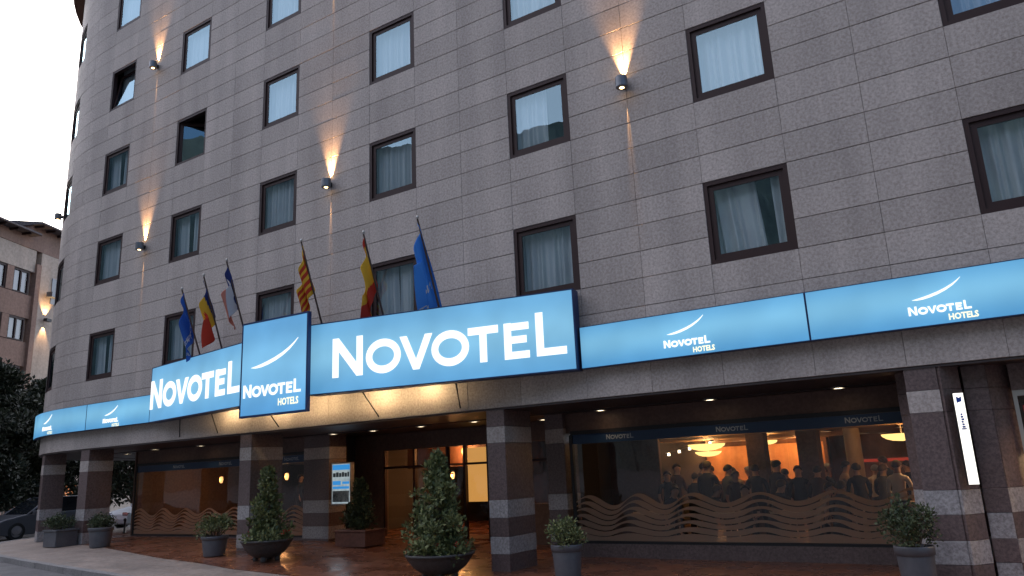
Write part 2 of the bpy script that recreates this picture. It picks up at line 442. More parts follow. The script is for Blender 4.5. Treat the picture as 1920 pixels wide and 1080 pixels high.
cells = []
back = MB()
gap, gx = 0.005, 0.002
for (z0, z1, r, win) in rows + [fascia_row]:
    for (s0, s1, k) in cols:
        if win and k is not None and 0 <= r <= 4: continue
        cells.append((cam_area(s0, s1, z0, z1), s0, s1, z0, z1))
        n = 1 if s0 >= ARC_X else 4
        back.longbox(s0, s1, 0.042, 0.12, z0, z1, wall, n)
back.build('wall', M['mortar'], hotel)
cells.sort(key=lambda c: -c[0])
shared = {}
rest = MB()
for i, (ar, s0, s1, z0, z1) in enumerate(cells):
    jit = R.uniform(-0.0018, 0.0018)
    if i < 300 and s0 >= ARC_X:
        key = (round(s1 - s0, 3), round(z1 - z0, 3))
        if key not in shared:
            w, h = key; q = MB(); e = 0.004
            # slab with a small chamfer round its face
            q.add([(gx, 0.004, gap), (w - gx, 0.004, gap), (w - gx, 0.004, h - gap), (gx, 0.004, h - gap),
                   (gx + e, 0, gap + e), (w - gx - e, 0, gap + e), (w - gx - e, 0, h - gap - e), (gx + e, 0, h - gap - e),
                   (gx, 0.04, gap), (w - gx, 0.04, gap), (w - gx, 0.04, h - gap), (gx, 0.04, h - gap)],
                  [(4, 5, 6, 7), (0, 1, 5, 4), (1, 2, 6, 5), (2, 3, 7, 6), (3, 0, 4, 7), (8, 9, 1, 0), (9, 10, 2, 1), (10, 11, 3, 2), (11, 8, 0, 3)])
            shared[key] = q.mesh('stone_slab', M['granite'])
        inst('stone_slab', shared[key], hotel, (s0, jit, z0))
    elif i < 300:
        MB().longbox(s0 + gx, s1 - gx, 0.0 + jit, 0.04, z0 + gap, z1 - gap, wall, 4).build('stone_slab', M['granite'], hotel)
    else:
        rest.longbox(s0 + gx, s1 - gx, 0.0 + jit, 0.04, z0 + gap, z1 - gap, wall, 1 if s0 >= ARC_X else 4)
rest.build('stone_cladding', M['granite'], hotel, kind='stuff')
# right part of the wall beyond the last column, roof, cornice and dark core
mb = MB()
mb.longbox(-51, S_END, -0.28, 1.0, 20.33, 20.6, wall, 90)
mb.longbox(-51, S_END, -0.42, 1.0, 20.6, 21.5, wall, 90)
mb.build('cornice', M['brown_metal'], hotel)
mb = MB(); mb.longbox(-50, S_END, 1.9, 2.0, 2.9, 20.4, wall, 60)
mb.build('inner_wall', M['room'], hotel)
mb = MB()
for r in range(0, 6): mb.longbox(-50, S_END, 0.12, 1.9, Z0 + 3 * r - 0.62, Z0 + 3 * r - 0.5, wall, 60)
mb.build('floor_slab', M['room'], hotel)
mb = MB()
for k in range(KMIN, KMAX + 1):
    mb.longbox(W0 + WP * k + 2.63, W0 + WP * k + 2.72, 0.13, 1.9, 4.5, 20.3, wall, 1)
mb.build('partition_wall', M['room'], hotel)
# roof slab behind the front
mb = MB(); mb.box(-24, S_END, 1.0, 30, 20.4, 20.6); mb.lathe([(0, 20.6), (7.2, 20.6), (7.2, 20.4), (0, 20.4)], (-24, 8, 0), 36, (PI * .5, PI * 1.5)); mb.box(-31.2, -24, 8, 30, 20.4, 20.6)
mb.build('roof', M['room'], hotel)

# ------------------------------------------------------------------ windows
def local_frame_mesh(w, h, t, y0, y1, name, m_):
    q = MB(); q.box(0, w, y0, y1, 0, t); q.box(0, w, y0, y1, h - t, h); q.box(0, t, y0, y1, t, h - t); q.box(w - t, w, y0, y1, t, h - t)
    return q.mesh(name, m_)
FR = local_frame_mesh(WW - .004, WH - .004, .068, 0.012, 0.15, 'frame', M['brown_metal'])
# sash and pane have their origin at the lower left of the sash
SW, SH = WW - .128, WH - .128
SASH = local_frame_mesh(SW, SH, .098, 0.0, 0.045, 'sash', M['brown_metal'])
q = MB(); q.quad((.09, .012, .09), (SW - .09, .012, .09), (SW - .09, .012, SH - .09), (.09, .012, SH - .09)); PANE = q.mesh('pane', M['pane'])
def curtain_mesh(x0, x1, lean, seed, hh=SH + .25):
    r = random.Random(seed); q = MB(); n = int((x1 - x0) / 0.012); vs = []
    ph = r.uniform(0, 6); f1 = r.uniform(38, 52); f2 = r.uniform(15, 22)
    for i in range(n + 1):
        x = x0 + (x1 - x0) * i / n
        a = 0.028 * math.sin(f1 * x + ph + 1.2 * math.sin(f2 * x)) + 0.016 * math.sin(f2 * 1.7 * x + ph * 2) + r.uniform(-.002, .002)
        for z, k in ((-.1, 1.15), (hh * .5, 0.9), (hh, .55)):
            vs.append((x + lean * (hh - z) / hh, a * k, z))
    q.add(vs, [(i * 3 + j, (i + 1) * 3 + j, (i + 1) * 3 + j + 1, i * 3 + j + 1) for i in range(n) for j in range(2)])
    return q.mesh('curtain', M['curtain'], smooth=True)
CURT_FULL = [curtain_mesh(-.05, SW + .05, 0, s) for s in (1, 2, 3)]
CURT_GAP = [(curtain_mesh(-.05, .74, .12, 4), curtain_mesh(1.02, SW + .1, .03, 5)),
            (curtain_mesh(-.05, .60, .05, 6), curtain_mesh(.68, SW + .1, 0, 7)),
            (curtain_mesh(-.05, .78, .0, 8), curtain_mesh(1.22, SW + .12, 0, 9))]
CURT_MID = (curtain_mesh(-.05, .50, .06, 10), curtain_mesh(.78, SW + .1, -.02, 11))
special = {(5, 0): 0, (4, 1): 2, (3, 0): 1, (0, 0): 'm', (1, 0): 'm', (1, 1): 'm', (0, 1): 1, (0, 2): 'm'}
for k in range(KMIN, KMAX + 1):
    for r in range(5):
        s0 = W0 + WP * k; z0 = Z0 + FH * r
        sm = s0 + WW / 2; base = Vector(wall(sm, 0, z0)); rz = wall_rz(sm)
        d = Vector((math.cos(rz), math.sin(rz), 0)); n_ = Vector((-math.sin(rz), math.cos(rz), 0))
        o = base - d * (WW / 2)
        win = bpy.data.objects.new('window', FR); COL.objects.link(win); win.parent = hotel
        win.location = o + d * .002 + Vector((0, 0, .002)) + n_ * (0.03 if k < 0 else 0); win.rotation_euler = (0, 0, rz)
        sash = bpy.data.objects.new('sash', SASH); COL.objects.link(sash); sash.parent = win
        sash.location = (.062, .048, .062)
        pane = bpy.data.objects.new('pane', PANE); COL.objects.link(pane); pane.parent = win
        pane.location = (.062, .048, .062)
        if (k, r) in ((0, 3), (1, 2)):      # tilted inward at the top
            ang = -0.16 if (k, r) == (0, 3) else 0.0
            yaw_ = 0 if (k, r) == (0, 3) else 0.72
            for q_ in (sash, pane): q_.rotation_euler = (ang, 0, yaw_); q_.location = (.062, .06, .062)
        sp_ = special.get((k, r))
        cs = CURT_FULL[(k * 7 + r * 3) % 3:][:1] if sp_ is None else (CURT_MID if sp_ == 'm' else CURT_GAP[sp_])
        if (k, r) == (1, 2): cs = []
        for c_ in cs:
            cu = bpy.data.objects.new('curtain', c_); COL.objects.link(cu); cu.parent = win
            cu.location = (.062, (.20 if (k, r) != (0, 3) else .36) + R.uniform(0, .04), .062)

# ------------------------------------------------------------------ ground storey: soffit, pillars, shop fronts
PB = [(0.25, M['granite_dark']), (0.56, M['granite_light']), (0.90, M['granite_dark']), (1.225, M['granite_light']), (2.29, M['granite_dark']), (2.60, M['granite']), (2.93, M['granite_dark'])]
def pillar(x0, x1, y0, y1, base, fn=None, name='pillar', parent=None, swap=False, cap=True):
    """stacked polished stone blocks, dark and light in turn"""
    p = bpy.data.objects.new(name, None); COL.objects.link(p); p.parent = parent or hotel
    z = base
    mats_ = []
    for i, (zt, m_) in enumerate(PB):
        e = 0.0 if i % 2 else 0.003
        if swap and i in (0, 1, 2, 3): m_ = M['granite_light'] if m_ is M['granite_dark'] else M['granite_dark']
        if not cap and i == 5: m_ = M['granite_dark']
        nx = 2 if (y1 - y0) > .8 and i < 4 else 1
        for j in range(nx):
            ya = y0 + (y1 - y0) * j / nx; yb = y0 + (y1 - y0) * (j + 1) / nx
            q = MB(); q.box(x0 + e, x1 - e, ya + (e if j == 0 else .002), yb - (e if j == nx - 1 else 0), z + .002, zt - .002, fn)
            q.build('stone_block', m_, p, bevel=0.004)
        z = zt
    return p
for (xa, xb) in ((-8.556, -8.136), (-1.17, -.75), (-16.0, -15.57), (-23.36, -22.9), (6.22, 6.64)):
    pillar(xa, xb, 0.03, .78 if xa < -20 else 1.0, G(xa) - .05)
pillar(-.215, .215, 0, .62, 0.15, lambda x, y, z: (lambda c, r_: (c[0] + x * math.cos(r_) - y * math.sin(r_), c[1] + x * math.sin(r_) + y * math.cos(r_), z))(wall(-26.35, .05, z), wall_rz(-26.35)))
GY = 2.45
for (xa, xb, ya, yb) in ((-8.6, -8.14, GY - .12, GY + .5), (-16.28, -15.3, GY - .12, GY + .5), (-1.2, -.72, GY - .12, GY + .5), (6.2, 6.7, GY - .12, GY + .5)):
    pillar(xa, xb, ya, yb, G(xa) - .05)
# stone infill at the right, with faces turned towards the road
def turned(cx_, cy_, a):
    return lambda x, y, z: (cx_ + x * math.cos(a) - y * math.sin(a), cy_ + x * math.sin(a) + y * math.cos(a), z)
pillar(0, .36, 0, .8, -.1, turned(-.71, .02, math.radians(52)), cap=False)
pillar(0, .30, 0, .8, -.1, turned(-.47, .40, 0), swap=True, cap=False)
pillar(0, .46, 0, .8, -.1, turned(-.165, .42, math.radians(52)), cap=False)

# soffit under the upper floors
mb = MB(); mb.longbox(-50, S_END, .02, GY + .6, 2.915, 2.945, wall, 80)
mb.build('soffit', M['soffit'], hotel)
MB().box(-16.3, -8.14, GY + .601, 4.42, 2.915, 2.945).build('soffit', M['soffit'], hotel)
m_ceil = grained('ceiling_plaster', (.42, .27, .16), (.50, .33, .20), 2, .6, 0)
MB().box(-24.4, -16.3, GY + .31, 12.3, 2.38, 2.42).build('interior_ceiling', m_ceil, hotel)
MB().box(-8.38, -1.0, GY + .31, 12.3, 2.34, 2.38).build('interior_ceiling', m_ceil, hotel)
MB().box(-16.1, -8.5, 4.43, 12.3, 2.90, 2.95).build('interior_ceiling', m_ceil, hotel)
MB().box(-.85, S_END, GY + .6, 12.3, 2.92, 2.95).build('interior_ceiling', m_ceil, hotel)

def front_band(x0, x1, z0, z1, m_, name='wall_band', y=GY, th=.3):
    return MB().box(x0, x1, y, y + th, z0, z1).build(name, m_, hotel)
front_band(-24.42, -16.28, 2.50, 2.915, M['brown_wall'])
front_band(-8.14, -1.2, 2.50, 2.915, M['brown_wall'])
front_band(-24.42, -16.28, -.1, .27, M['granite_dark'], 'sill_wall', y=GY - .06)
front_band(-8.14, -1.2, -.2, .215, M['granite_dark'], 'sill_wall', y=GY - .06)
front_band(6.7, S_END, -.2, 2.915, M['brown_wall'], 'side_wall')
front_band(-24.47, -24.41, -.1, 2.915, M['brown_wall'], 'side_wall', y=GY - .05, th=9.6)
# interior envelope
m_warmwall = grained('interior_wall', (.16, .07, .03), (.26, .12, .055), 1.2, .7, 0, stain=.5)
m_floorin = grained('interior_floor', (.10, .05, .03), (.14, .07, .04), 6, .35, 0)
MB().box(-24.4, S_END, 12.3, 12.5, -.2, 2.92).build('back_wall', m_warmwall, hotel)
MB().box(S_END - .1, S_END, GY + .3, 12.3, -.2, 2.92).build('side_wall', m_warmwall, hotel)
MB().box(-1.0, -.85, GY + .5, 12.3, -.2, 2.92).build('partition_wall', m_warmwall, hotel)
MB().box(-8.5, -8.38, 3.6, 12.3, -.2, 2.92).build('partition_wall', M['room'], hotel)
MB().box(-16.3, -16.15, 3.0, 12.3, -.2, 2.92).build('partition_wall', M['room'], hotel)
MB().box(-24.4, -16.3, GY + .3, 12.3, .10, .262).build('interior_floor', m_floorin, hotel)
MB().box(-8.38, -1.0, GY + .25, 12.3, -.12, 0.0).build('interior_floor', m_floorin, hotel)

# restaurant shop front: frame, panes, blue header film with the name, frosted wave film
def letters(mb, word_scale, x, z, fn, cap=0.81, low=0.68, th=0.145, d0=-.012, d1=0):
    """NOVOTEL: tall first N and tall final L, small capitals between; measured on the big sign (metres)"""
    S = word_scale
    P = lambda poly: mb.prism([(x + u * S, z + v * S) for u, v in poly], d0, d1, fn)
    # N
    P([(0, 0), (th, 0), (th, cap), (0, cap)])
    P([(.73 - th, 0.0), (.73, 0), (.73, cap), (.73 - th, cap)])
    P([(th, cap), (th, cap - .27), (.73 - th, 0), (.73 - th, .27)])
    def ring(cx, w, h, t):
        n = 32; o = []; i_ = []
        for k in range(n):
            a = 2 * PI * k / n
            o.append((cx + w / 2 * math.cos(a), h / 2 + h / 2 * 1.02 * math.sin(a)))
            i_.append((cx + (w / 2 - t) * math.cos(a), h / 2 + (h / 2 - t) * math.sin(a)))
        for k in range(n):
            l = (k + 1) % n; P([i_[k], o[k], o[l], i_[l]])
    ring(1.215, .81, low, th)
    # V
    P([(1.60, low), (1.60 + th * 1.1, low), (1.968, .20), (1.968, 0), (1.90, 0)])
    P([(2.335, low), (2.335 - th * 1.1, low), (1.968, .20), (1.968, 0), (2.036, 0)])
    ring(2.72, .81, low, th)
    # T
    P([(3.11, low - th), (3.74, low - th), (3.74, low), (3.11, low)]); P([(3.425 - th / 2, 0), (3.425 + th / 2, 0), (3.425 + th / 2, low - th), (3.425 - th / 2, low - th)])
    # E
    P([(3.86, 0), (3.86 + th, 0), (3.86 + th, low), (3.86, low)])
    for a, b in ((0, 4.36), (low / 2 - th / 2 + .02, 4.31), (low - th, 4.36)): P([(3.86 + th, a), (b, a), (b, a + th * .92), (3.86 + th, a + th * .92)])
    # L
    P([(4.50, 0), (4.50 + th, 0), (4.50 + th, cap), (4.50, cap)]); P([(4.50 + th, 0), (5.08, 0), (5.08, th * .95), (4.50 + th, th * .95)])
    return mb

def swoosh(mb, x, z, w, h, fn, t=.05, d0=-.012, d1=0):
    c = [(0, 0), (.10, .005), (.22, .045), (.36, .125), (.52, .25), (.68, .42), (.82, .62), (.92, .81), (1, 1)]
    n = len(c); ups = []; dn = []
    for i, (u, v) in enumerate(c):
        k = math.sin(PI * (i / (n - 1)) ** .8) * t + t * .06
        a = c[min(i + 1, n - 1)]; b = c[max(i - 1, 0)]
        dx, dz = (a[0] - b[0]) * w, (a[1] - b[1]) * h; L_ = math.hypot(dx, dz)
        px, pz = -dz / L_, dx / L_
        ups.append((x + u * w + px * k * w * .5, z + v * h + pz * k * w * .5)); dn.append((x + u * w - px * k * w * .5, z + v * h - pz * k * w * .5))
    for i in range(n - 1): mb.prism([dn[i], dn[i + 1], ups[i + 1], ups[i]], d0, d1, fn)
    return mb

def text_mb(txt, size, fn, x, z, d0=-.01, d1=0.0, sx=1.0, bold=0.0):
    cu = bpy.data.curves.new('txt', 'FONT'); cu.body = txt; cu.size = size; cu.resolution_u = 2; cu.offset = bold
    o = bpy.data.objects.new('txt', cu); COL.objects.link(o)
    dg = bpy.context.evaluated_depsgraph_get(); me = o.evaluated_get(dg).to_mesh()
    mb = MB(); vs = [fn(x + v.co.x * sx, d0, z + v.co.y) for v in me.vertices]
    mb.add(vs, [tuple(p.vertices) for p in me.polygons])
    o.evaluated_get(dg).to_mesh_clear(); bpy.data.objects.remove(o); bpy.data.curves.remove(cu)
    return mb

m_film = bpy.data.materials.new('frosted_film'); m_film.use_nodes = True
N, L = m_film.node_tree.nodes, m_film.node_tree.links; N.clear()
o_ = N.new('ShaderNodeOutputMaterial'); d_ = N.new('ShaderNodeBsdfDiffuse'); t_ = N.new('ShaderNodeBsdfTranslucent'); tr = N.new('ShaderNodeBsdfTransparent')
d_.inputs[0].default_value = (.46, .34, .27, 1); t_.inputs[0].default_value = (.60, .46, .36, 1); tr.inputs[0].default_value = (.9, .8, .7, 1)
a1 = N.new('ShaderNodeMixShader'); a1.inputs[0].default_value = .45; a2 = N.new('ShaderNodeMixShader'); a2.inputs[0].default_value = .28
L.new(d_.outputs[0], a1.inputs[1]); L.new(t_.outputs[0], a1.inputs[2]); L.new(a1.outputs[0], a2.inputs[1]); L.new(tr.outputs[0], a2.inputs[2]); L.new(a2.outputs[0], o_.inputs[0])
m_bluefilm = mat('blue_header_film', (.015, .045, .11), .4)
m_whitefilm = mat('grey_lettering_film', (.34, .38, .42), .5)

def shopfront(x0, x1, zs, zh, panes, names, seed, top=1.2, bands=True, y=GY):
    f = bpy.data.objects.new('shop_window', None); COL.objects.link(f); f.parent = hotel; f.location = (0, 0, 0)
    q = MB(); q.box(x0, x1, y - .03, y + .06, zh - .05, zh + .03); q.box(x0, x1, y - .05, y + .06, zs, zs + .05)
    for i in range(panes + 1):
        if 0 < i < panes: continue
        xx = x0 + (x1 - x0) * i / panes
        q.box(xx - .04, xx + .04, y - .028, y + .058, zs + .05, zh - .05)
    q.build('frame', M['dark_metal'], f)
    for i in range(panes):
        a = x0 + (x1 - x0) * i / panes; b = x0 + (x1 - x0) * (i + 1) / panes
        q = MB(); q.quad((a + .004, y, zs + .05), (b - .004, y, zs + .05), (b - .004, y, zh - .05), (a + .004, y, zh - .05)); q.build('pane', M['shop_glass'], f)
    MB().box(x0 + .04, x1 - .04, y - .006, y - .003, zh - .25, zh - .052).build('header_film', m_bluefilm, f)
    for (nx, w) in names:
        mb = MB(); letters(mb, w / 5.08, nx, zh - .19, lambda u, d, v: (u, y - .007 + d * .05, v)); mb.build('lettering', m_whitefilm, f)
    # wave film: wavy strips with clear lens-shaped gaps between, each strip a piece
    r = random.Random(seed); per = 1.22
    nx = int((x1 - x0 - .08) / .05); ns = 7; zb = zs + .055
    def crest(x, j):
        ph = 2 * PI * (x - x0) / per + .5 * math.sin(x * .9 + j * .3) + j * .16
        amp = .115 * (.72 + .28 * math.sin(x * .55 + seed + j * .12) ** 2)
        return amp * math.sin(ph) * (1 - j / (ns + 2))
    hgt = (top - zb) / ns
    for j in range(ns):
        q = MB(); vs = []
        for i in range(nx + 1):
            x = x0 + .04 + (x1 - x0 - .08) * i / nx
            zt = top - hgt * j + crest(x, j)
            fade = max(0, math.sin(2 * PI * (x - x0) / per + .5 * math.sin(x * .9 + j * .3) + j * .16 + (0 if (int((x - x0) / (per * 2.5)) % 2) else .9)))
            zl = top - hgt * (j + 1) + crest(x, j + 1) + hgt * (.17 + .50 * fade) * (1 if j < ns - 2 else .55)
            if j == ns - 1: zl = zb
            zt = max(zt, zb + .002); zl = max(min(zl, zt - .001), zb)
            vs += [(x, y - .009, zl), (x, y - .009, zt)]
        q.add(vs, [(2 * i, 2 * i + 2, 2 * i + 3, 2 * i + 1) for i in range(nx)])
        q.build('wave_strip', m_film, f)
    return f
shopfront(-8.02, -1.24, .215, 2.50, 3, ((-7.17, .62), (-4.80, .62), (-2.45, .62)), 2, top=1.08)
shopfront(-24.38, -16.32, .27, 2.50, 4, ((-20.1, .6), (-17.2, .6), (-22.4, .6)), 5, top=1.0)

# ------------------------------------------------------------------ entrance recess
EY = 4.1
q = MB(); q.box(-16.1, -15.0, EY, EY + .2, -.1, 2.915); q.box(-15.0, -8.5, EY, EY + .2, 2.46, 2.915); q.box(-11.35, -8.5, EY, EY + .2, -.1, .95); q.build('entrance_wall', M['brown_wall'], hotel)
q = MB()
for xx in (-15.0, -13.9, -12.75, -12.18, -11.42, -10.4, -9.45, -8.6): q.box(xx - .035, xx + .035, EY + .02, EY + .12, .05, 2.46)
q.box(-15.0, -8.5, EY + .01, EY + .13, 1.96, 2.02)
entr = q.build('entrance_front', M['brown_metal'], hotel)
for a, b in ((-15.0, -13.9), (-13.9, -12.75), (-12.75, -12.18), (-12.18, -11.42), (-11.42, -10.4), (-10.4, -9.45), (-9.45, -8.6)):
    for z0, z1 in ((.1, 1.95), (2.03, 2.45)):
        q = MB(); q.quad((a + .04, EY + .06, z0), (b - .04, EY + .06, z0), (b - .04, EY + .06, z1), (a + .04, EY + .06, z1)); q.build('pane', M['shop_glass'], entr)
MB().box(-16.1, -8.5, EY + .2, 12.3, -.08, .10).build('interior_floor', m_floorin, hotel)
# pale orange blind behind one pane, lamplight painted in as its own glow
m_blind = mat('glowing_blind', (.55, .28, .09), .9, emit=(1.0, .48, .12), es=.33)
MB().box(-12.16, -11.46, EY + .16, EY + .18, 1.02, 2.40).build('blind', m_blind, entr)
# lit wooden upper wall inside the lobby
MB().box(-15.4, -12.3, 5.6, 5.7, 1.95, 2.7).build('panelling', M['panel_wood'], hotel)

# ------------------------------------------------------------------ lit signs
BLUE_MID, BLUE_EDGE = (.22, .55, .80), (.08, .34, .66)
m_lit = lightbox_mat('lit_blue_face', BLUE_EDGE, BLUE_MID, .78, -.02, .8)
m_litbig = lightbox_mat('lit_blue_big_face', (.11, .38, .70), (.25, .57, .80), .82, -.05, 1.5)
m_litbox = lightbox_mat('lit_blue_logo_face', (.08, .32, .66), (.23, .56, .84), .82, -.1, 2.1)
m_letter = emis('lit_white_letter', (1, 1, 1), 1.15)
m_letter2 = emis('lit_cream_letter', (1, .95, .66), 1.15)
m_signframe = mat('dark_blue_sign_edge', (.015, .04, .13), .4, .2)
m_signback = mat('sign_back', (.06, .06, .065), .7)

def straight_sign(name, label, P0, P1, z0, h, depth, face, frame=.02, word=None, logo=None, group=None, fm=None):
    """lightbox from P0 to P1 in plan (left to right seen from the road)"""
    d = Vector((P1[0] - P0[0], P1[1] - P0[1])); Ln = d.length
    t = thing(name, label, 'sign', (P0[0], P0[1], z0), math.atan2(d.y, d.x), group)
    q = MB(); q.box(0, Ln, .012, depth, 0, h); q.box(0, Ln, 0, .012, 0, frame); q.box(0, Ln, 0, .012, h - frame, h); q.box(0, frame, 0, .012, frame, h - frame); q.box(Ln - frame, Ln, 0, .012, frame, h - frame)
    q.build('case', m_signframe, t)
    MB().box(frame, Ln - frame, .004, .011, frame, h - frame).build('face_panel', face, t)
    fn = lambda u, dd, v: (u, dd + .003, v)
    return t, Ln, fn
# right strips
def logo_group(t, fn, x, z, w, sc=1.0):
    """small mark: crescent over the name over the word HOTELS"""
    S = w / 5.08
    mb = MB(); swoosh(mb, x + .09 * w, z + .28 * w, .82 * w, .31 * w, fn, t=.055); mb.build('crescent', m_letter, t)
    mb = MB(); letters(mb, S, x, z, fn, th=.185); mb.build('lettering', m_letter, t)
    text_mb('HOTELS', w * .15, fn, x + .62 * w, z - .155 * w, sx=.86, bold=.004).build('small_lettering', m_letter2, t)
STR_Z, STR_H = 3.47, .76
for (a, b, lx, lw, lab) in ((-6.26, -2.325, 1.59, .80, 'long lit blue strip sign with small name, just right of the big sign'),
                            (-2.32, 1.62, 1.37, .78, 'long lit blue strip sign with small name, at the right edge above the door'),
                            (1.625, 5.56, 1.37, .78, 'lit blue strip sign outside the right edge'),
                            (5.565, 9.5, 1.37, .78, 'lit blue strip sign farthest right')):
    t, Ln, fn = straight_sign('strip_sign', lab, (a, -.21), (b, -.21), STR_Z, STR_H, .13, m_lit, .012, group='lit blue strip signs above the ground floor')
    logo_group(t, fn, lx, .175, lw)
t, Ln, fn = straight_sign('strip_sign', 'lit blue strip sign with small name, between the big left sign and the corner strip', (-22.80, -.21), (-19.45, -.21), STR_Z, STR_H, .13, m_lit, .012, group='lit blue strip signs above the ground floor')
logo_group(t, fn, .93, .14, .78)
# curved strip round the corner
t = thing('strip_sign', 'curved lit blue strip sign at the rounded corner, leftmost of all', 'sign', (-23, 0, STR_Z), 0, 'lit blue strip signs above the ground floor')
wl_ = lambda s, y, z: tuple(Vector(wall(s, y, z)) - Vector((-23, 0, 0)))
MB().longbox(-27.6, -22.815, -.198, -.05, 0, STR_H, wl_, 18).build('case', m_signframe, t)
MB().longbox(-27.6, -22.83, -.208, -.200, .012, STR_H - .012, wl_, 18).build('face_panel', m_lit, t)
fnc = lambda u, dd, v: wl_(-25.6 + u, -.209 + dd, v)
logo_group(t, fnc, 0, .16, .80)
# big signs set at an angle like a prow
PR0, PR1 = (-12.035, -1.377), (-6.27, -.345)
PL0, PL1 = (-19.44, -.30), (-14.3, -1.13)
t, Ln, fn = straight_sign('name_sign', 'large lit blue sign with big white letters, right of the logo box', PR0, PR1, 3.45, 1.49, .30, m_litbig, .022, group='big angled name signs')
letters(MB(), 1.0, .60, .31, fn).build('lettering', m_letter, t)
t, Ln, fn = straight_sign('name_sign', 'large lit blue sign with big white letters, left of the logo box', PL0, PL1, 3.45, 1.49, .30, m_litbig, .022, group='big angled name signs')
letters(MB(), .945, .03, .345, lambda u, dd, v: (u, dd + .003, v), th=.165).build('lettering', m_letter, t)
t, Ln, fn = straight_sign('logo_sign', 'square lit blue box with crescent and name, between the two big angled signs', (-13.87, -1.66), (-11.83, -1.60), 3.11, 2.07, .09, m_litbox, .04)
for xx in (.5, 1.5):
    for zz in (.6, 1.5): MB().box(xx - .03, xx + .03, .09, .55, zz - .03, zz + .03).build('bracket', M['dark_metal'], t)
mb = MB(); swoosh(mb, .34, 1.05, 1.42, .50, fn, t=.05); mb.build('crescent', m_letter2 if False else m_letter, t)
letters(MB(), 1.74 / 5.08, .12, .415, fn, th=.16).build('lettering', m_letter, t)
text_mb('HOTELS', .20, fn, 1.20, .185, sx=.84, bold=.006).build('small_lettering', m_letter2, t)
# canopy frame that carries the big signs; floodlights below it wash the stone band
can = thing('entrance_canopy', 'shallow dark canopy frame carrying the angled signs over the entrance', 'canopy', (-13, 0, 3.9))
o3 = lambda x, y, z: (x + 13, y, z - 3.9)
q = MB(); q.prism([(-19.4, -.012), (-6.3, -.012), (-6.3, -.05), (-11.9, -1.06), (-14.2, -.82), (-19.4, -.02)], 3.93, 3.96, lambda u, d, v: (u + 13, v, d - 3.9)); q.build('added_cover_plate', m_signback, can)  # unseen plate, added to stop floodlight leaking up the wall
for xx, yy in ((-18.2, -.2), (-16.6, -.46), (-11.1, -.90), (-8.9, -.50), (-14.3, -.8)):
    q = MB(); q.tube([o3(xx - .25, -.01, 3.02), o3(xx, yy, 3.62)], .013, 8); q.tube([o3(xx, -.01, 3.85), o3(xx, yy, 3.85)], .022, 8)
    q.build('strut', M['dark_metal'], can)
for xx, yy, e in ((-16.2, -.42, 26), (-14.4, -.62, 34), (-12.9, -.70, 30), (-11.2, -.62, 42), (-9.9, -.45, 26)):
    fl = bpy.data.objects.new('floodlight', None); COL.objects.link(fl); fl.parent = can; fl.location = o3(xx, yy, 3.78)
    q = MB(); q.box(-.12, .12, -.06, .06, 0, .08); q.box(-.015, .015, -.015, .015, .08, .15); q.build('housing', M['dark_metal'], fl)
    ed = -yy * .13 / .83
    MB().box(-.6, .6, -.28, ed, -.14, -.13).build('added_baffle', M['dark_metal'], fl)  # unseen shield, added to keep the floodlight off the pillars
    lamp('AREA', fl, (0, 0, -.012), e * .8, (1, .70, .36), (.2, .08), to=(0, .38, -.8))

# ------------------------------------------------------------------ wall lamps throwing light up and down the front
q = MB(); q.lathe([(.0, -.11), (.108, -.11), (.115, -.10), (.115, .10), (.108, .11), (.09, .11), (.09, .095)], seg=20); HOUS = q.mesh('housing', M['grey_metal'], smooth=False)
q = MB(); q.box(-.035, .035, .10, .20, -.05, .05); BRK = q.mesh('bracket', M['dark_metal'])
m_bulb = emis('warm_bulb', (1, .62, .25), 14)
q = MB(); q.lathe([(0.0, .10), (.088, .10)], seg=16); q.lathe([(.045, -.1125), (0, -.1125)], seg=14); LENS = q.mesh('lens', m_bulb)
def sconce(s, z, label, e=1.0):
    c = wall(s, -.17, z); t = thing('wall_lamp', label, 'wall lamp', c, wall_rz(s), 'cylindrical wall lamps between the windows')
    inst('housing', HOUS, t); inst('bracket', BRK, t); inst('lens', LENS, t)
    lamp('SPOT', t, (0, .12, .12), 1200 * e, (1, .54, .23), .02, math.radians(50), 1.0, to=(0, .125, 2.2))
    lamp('SPOT', t, (0, .150, -.13), 800 * e, (1, .55, .22), .004, math.radians(7.5), 1.0, to=(0, .158, -2.6))
sconce(-20.74, 8.73, 'small cylinder wall lamp between the two leftmost window columns, lower of the pair')
sconce(-20.74, 14.71, 'small cylinder wall lamp between the two leftmost window columns, upper of the pair')
sconce(-12.895, 8.73, 'small cylinder wall lamp in the middle of the front above the flags')
sconce(-12.895, 14.71, 'small cylinder wall lamp high on the middle of the front, out of frame')
sconce(-5.04, 8.75, 'small cylinder wall lamp on the right of the front, largest one seen')
sconce(-5.04, 14.71, 'small cylinder wall lamp high on the right of the front, out of frame')
sconce(2.82, 8.75, 'small cylinder wall lamp beyond the right edge')
sconce(-28.0, 11.55, 'small cylinder wall lamp seen in profile against the sky at the rounded corner', .5)

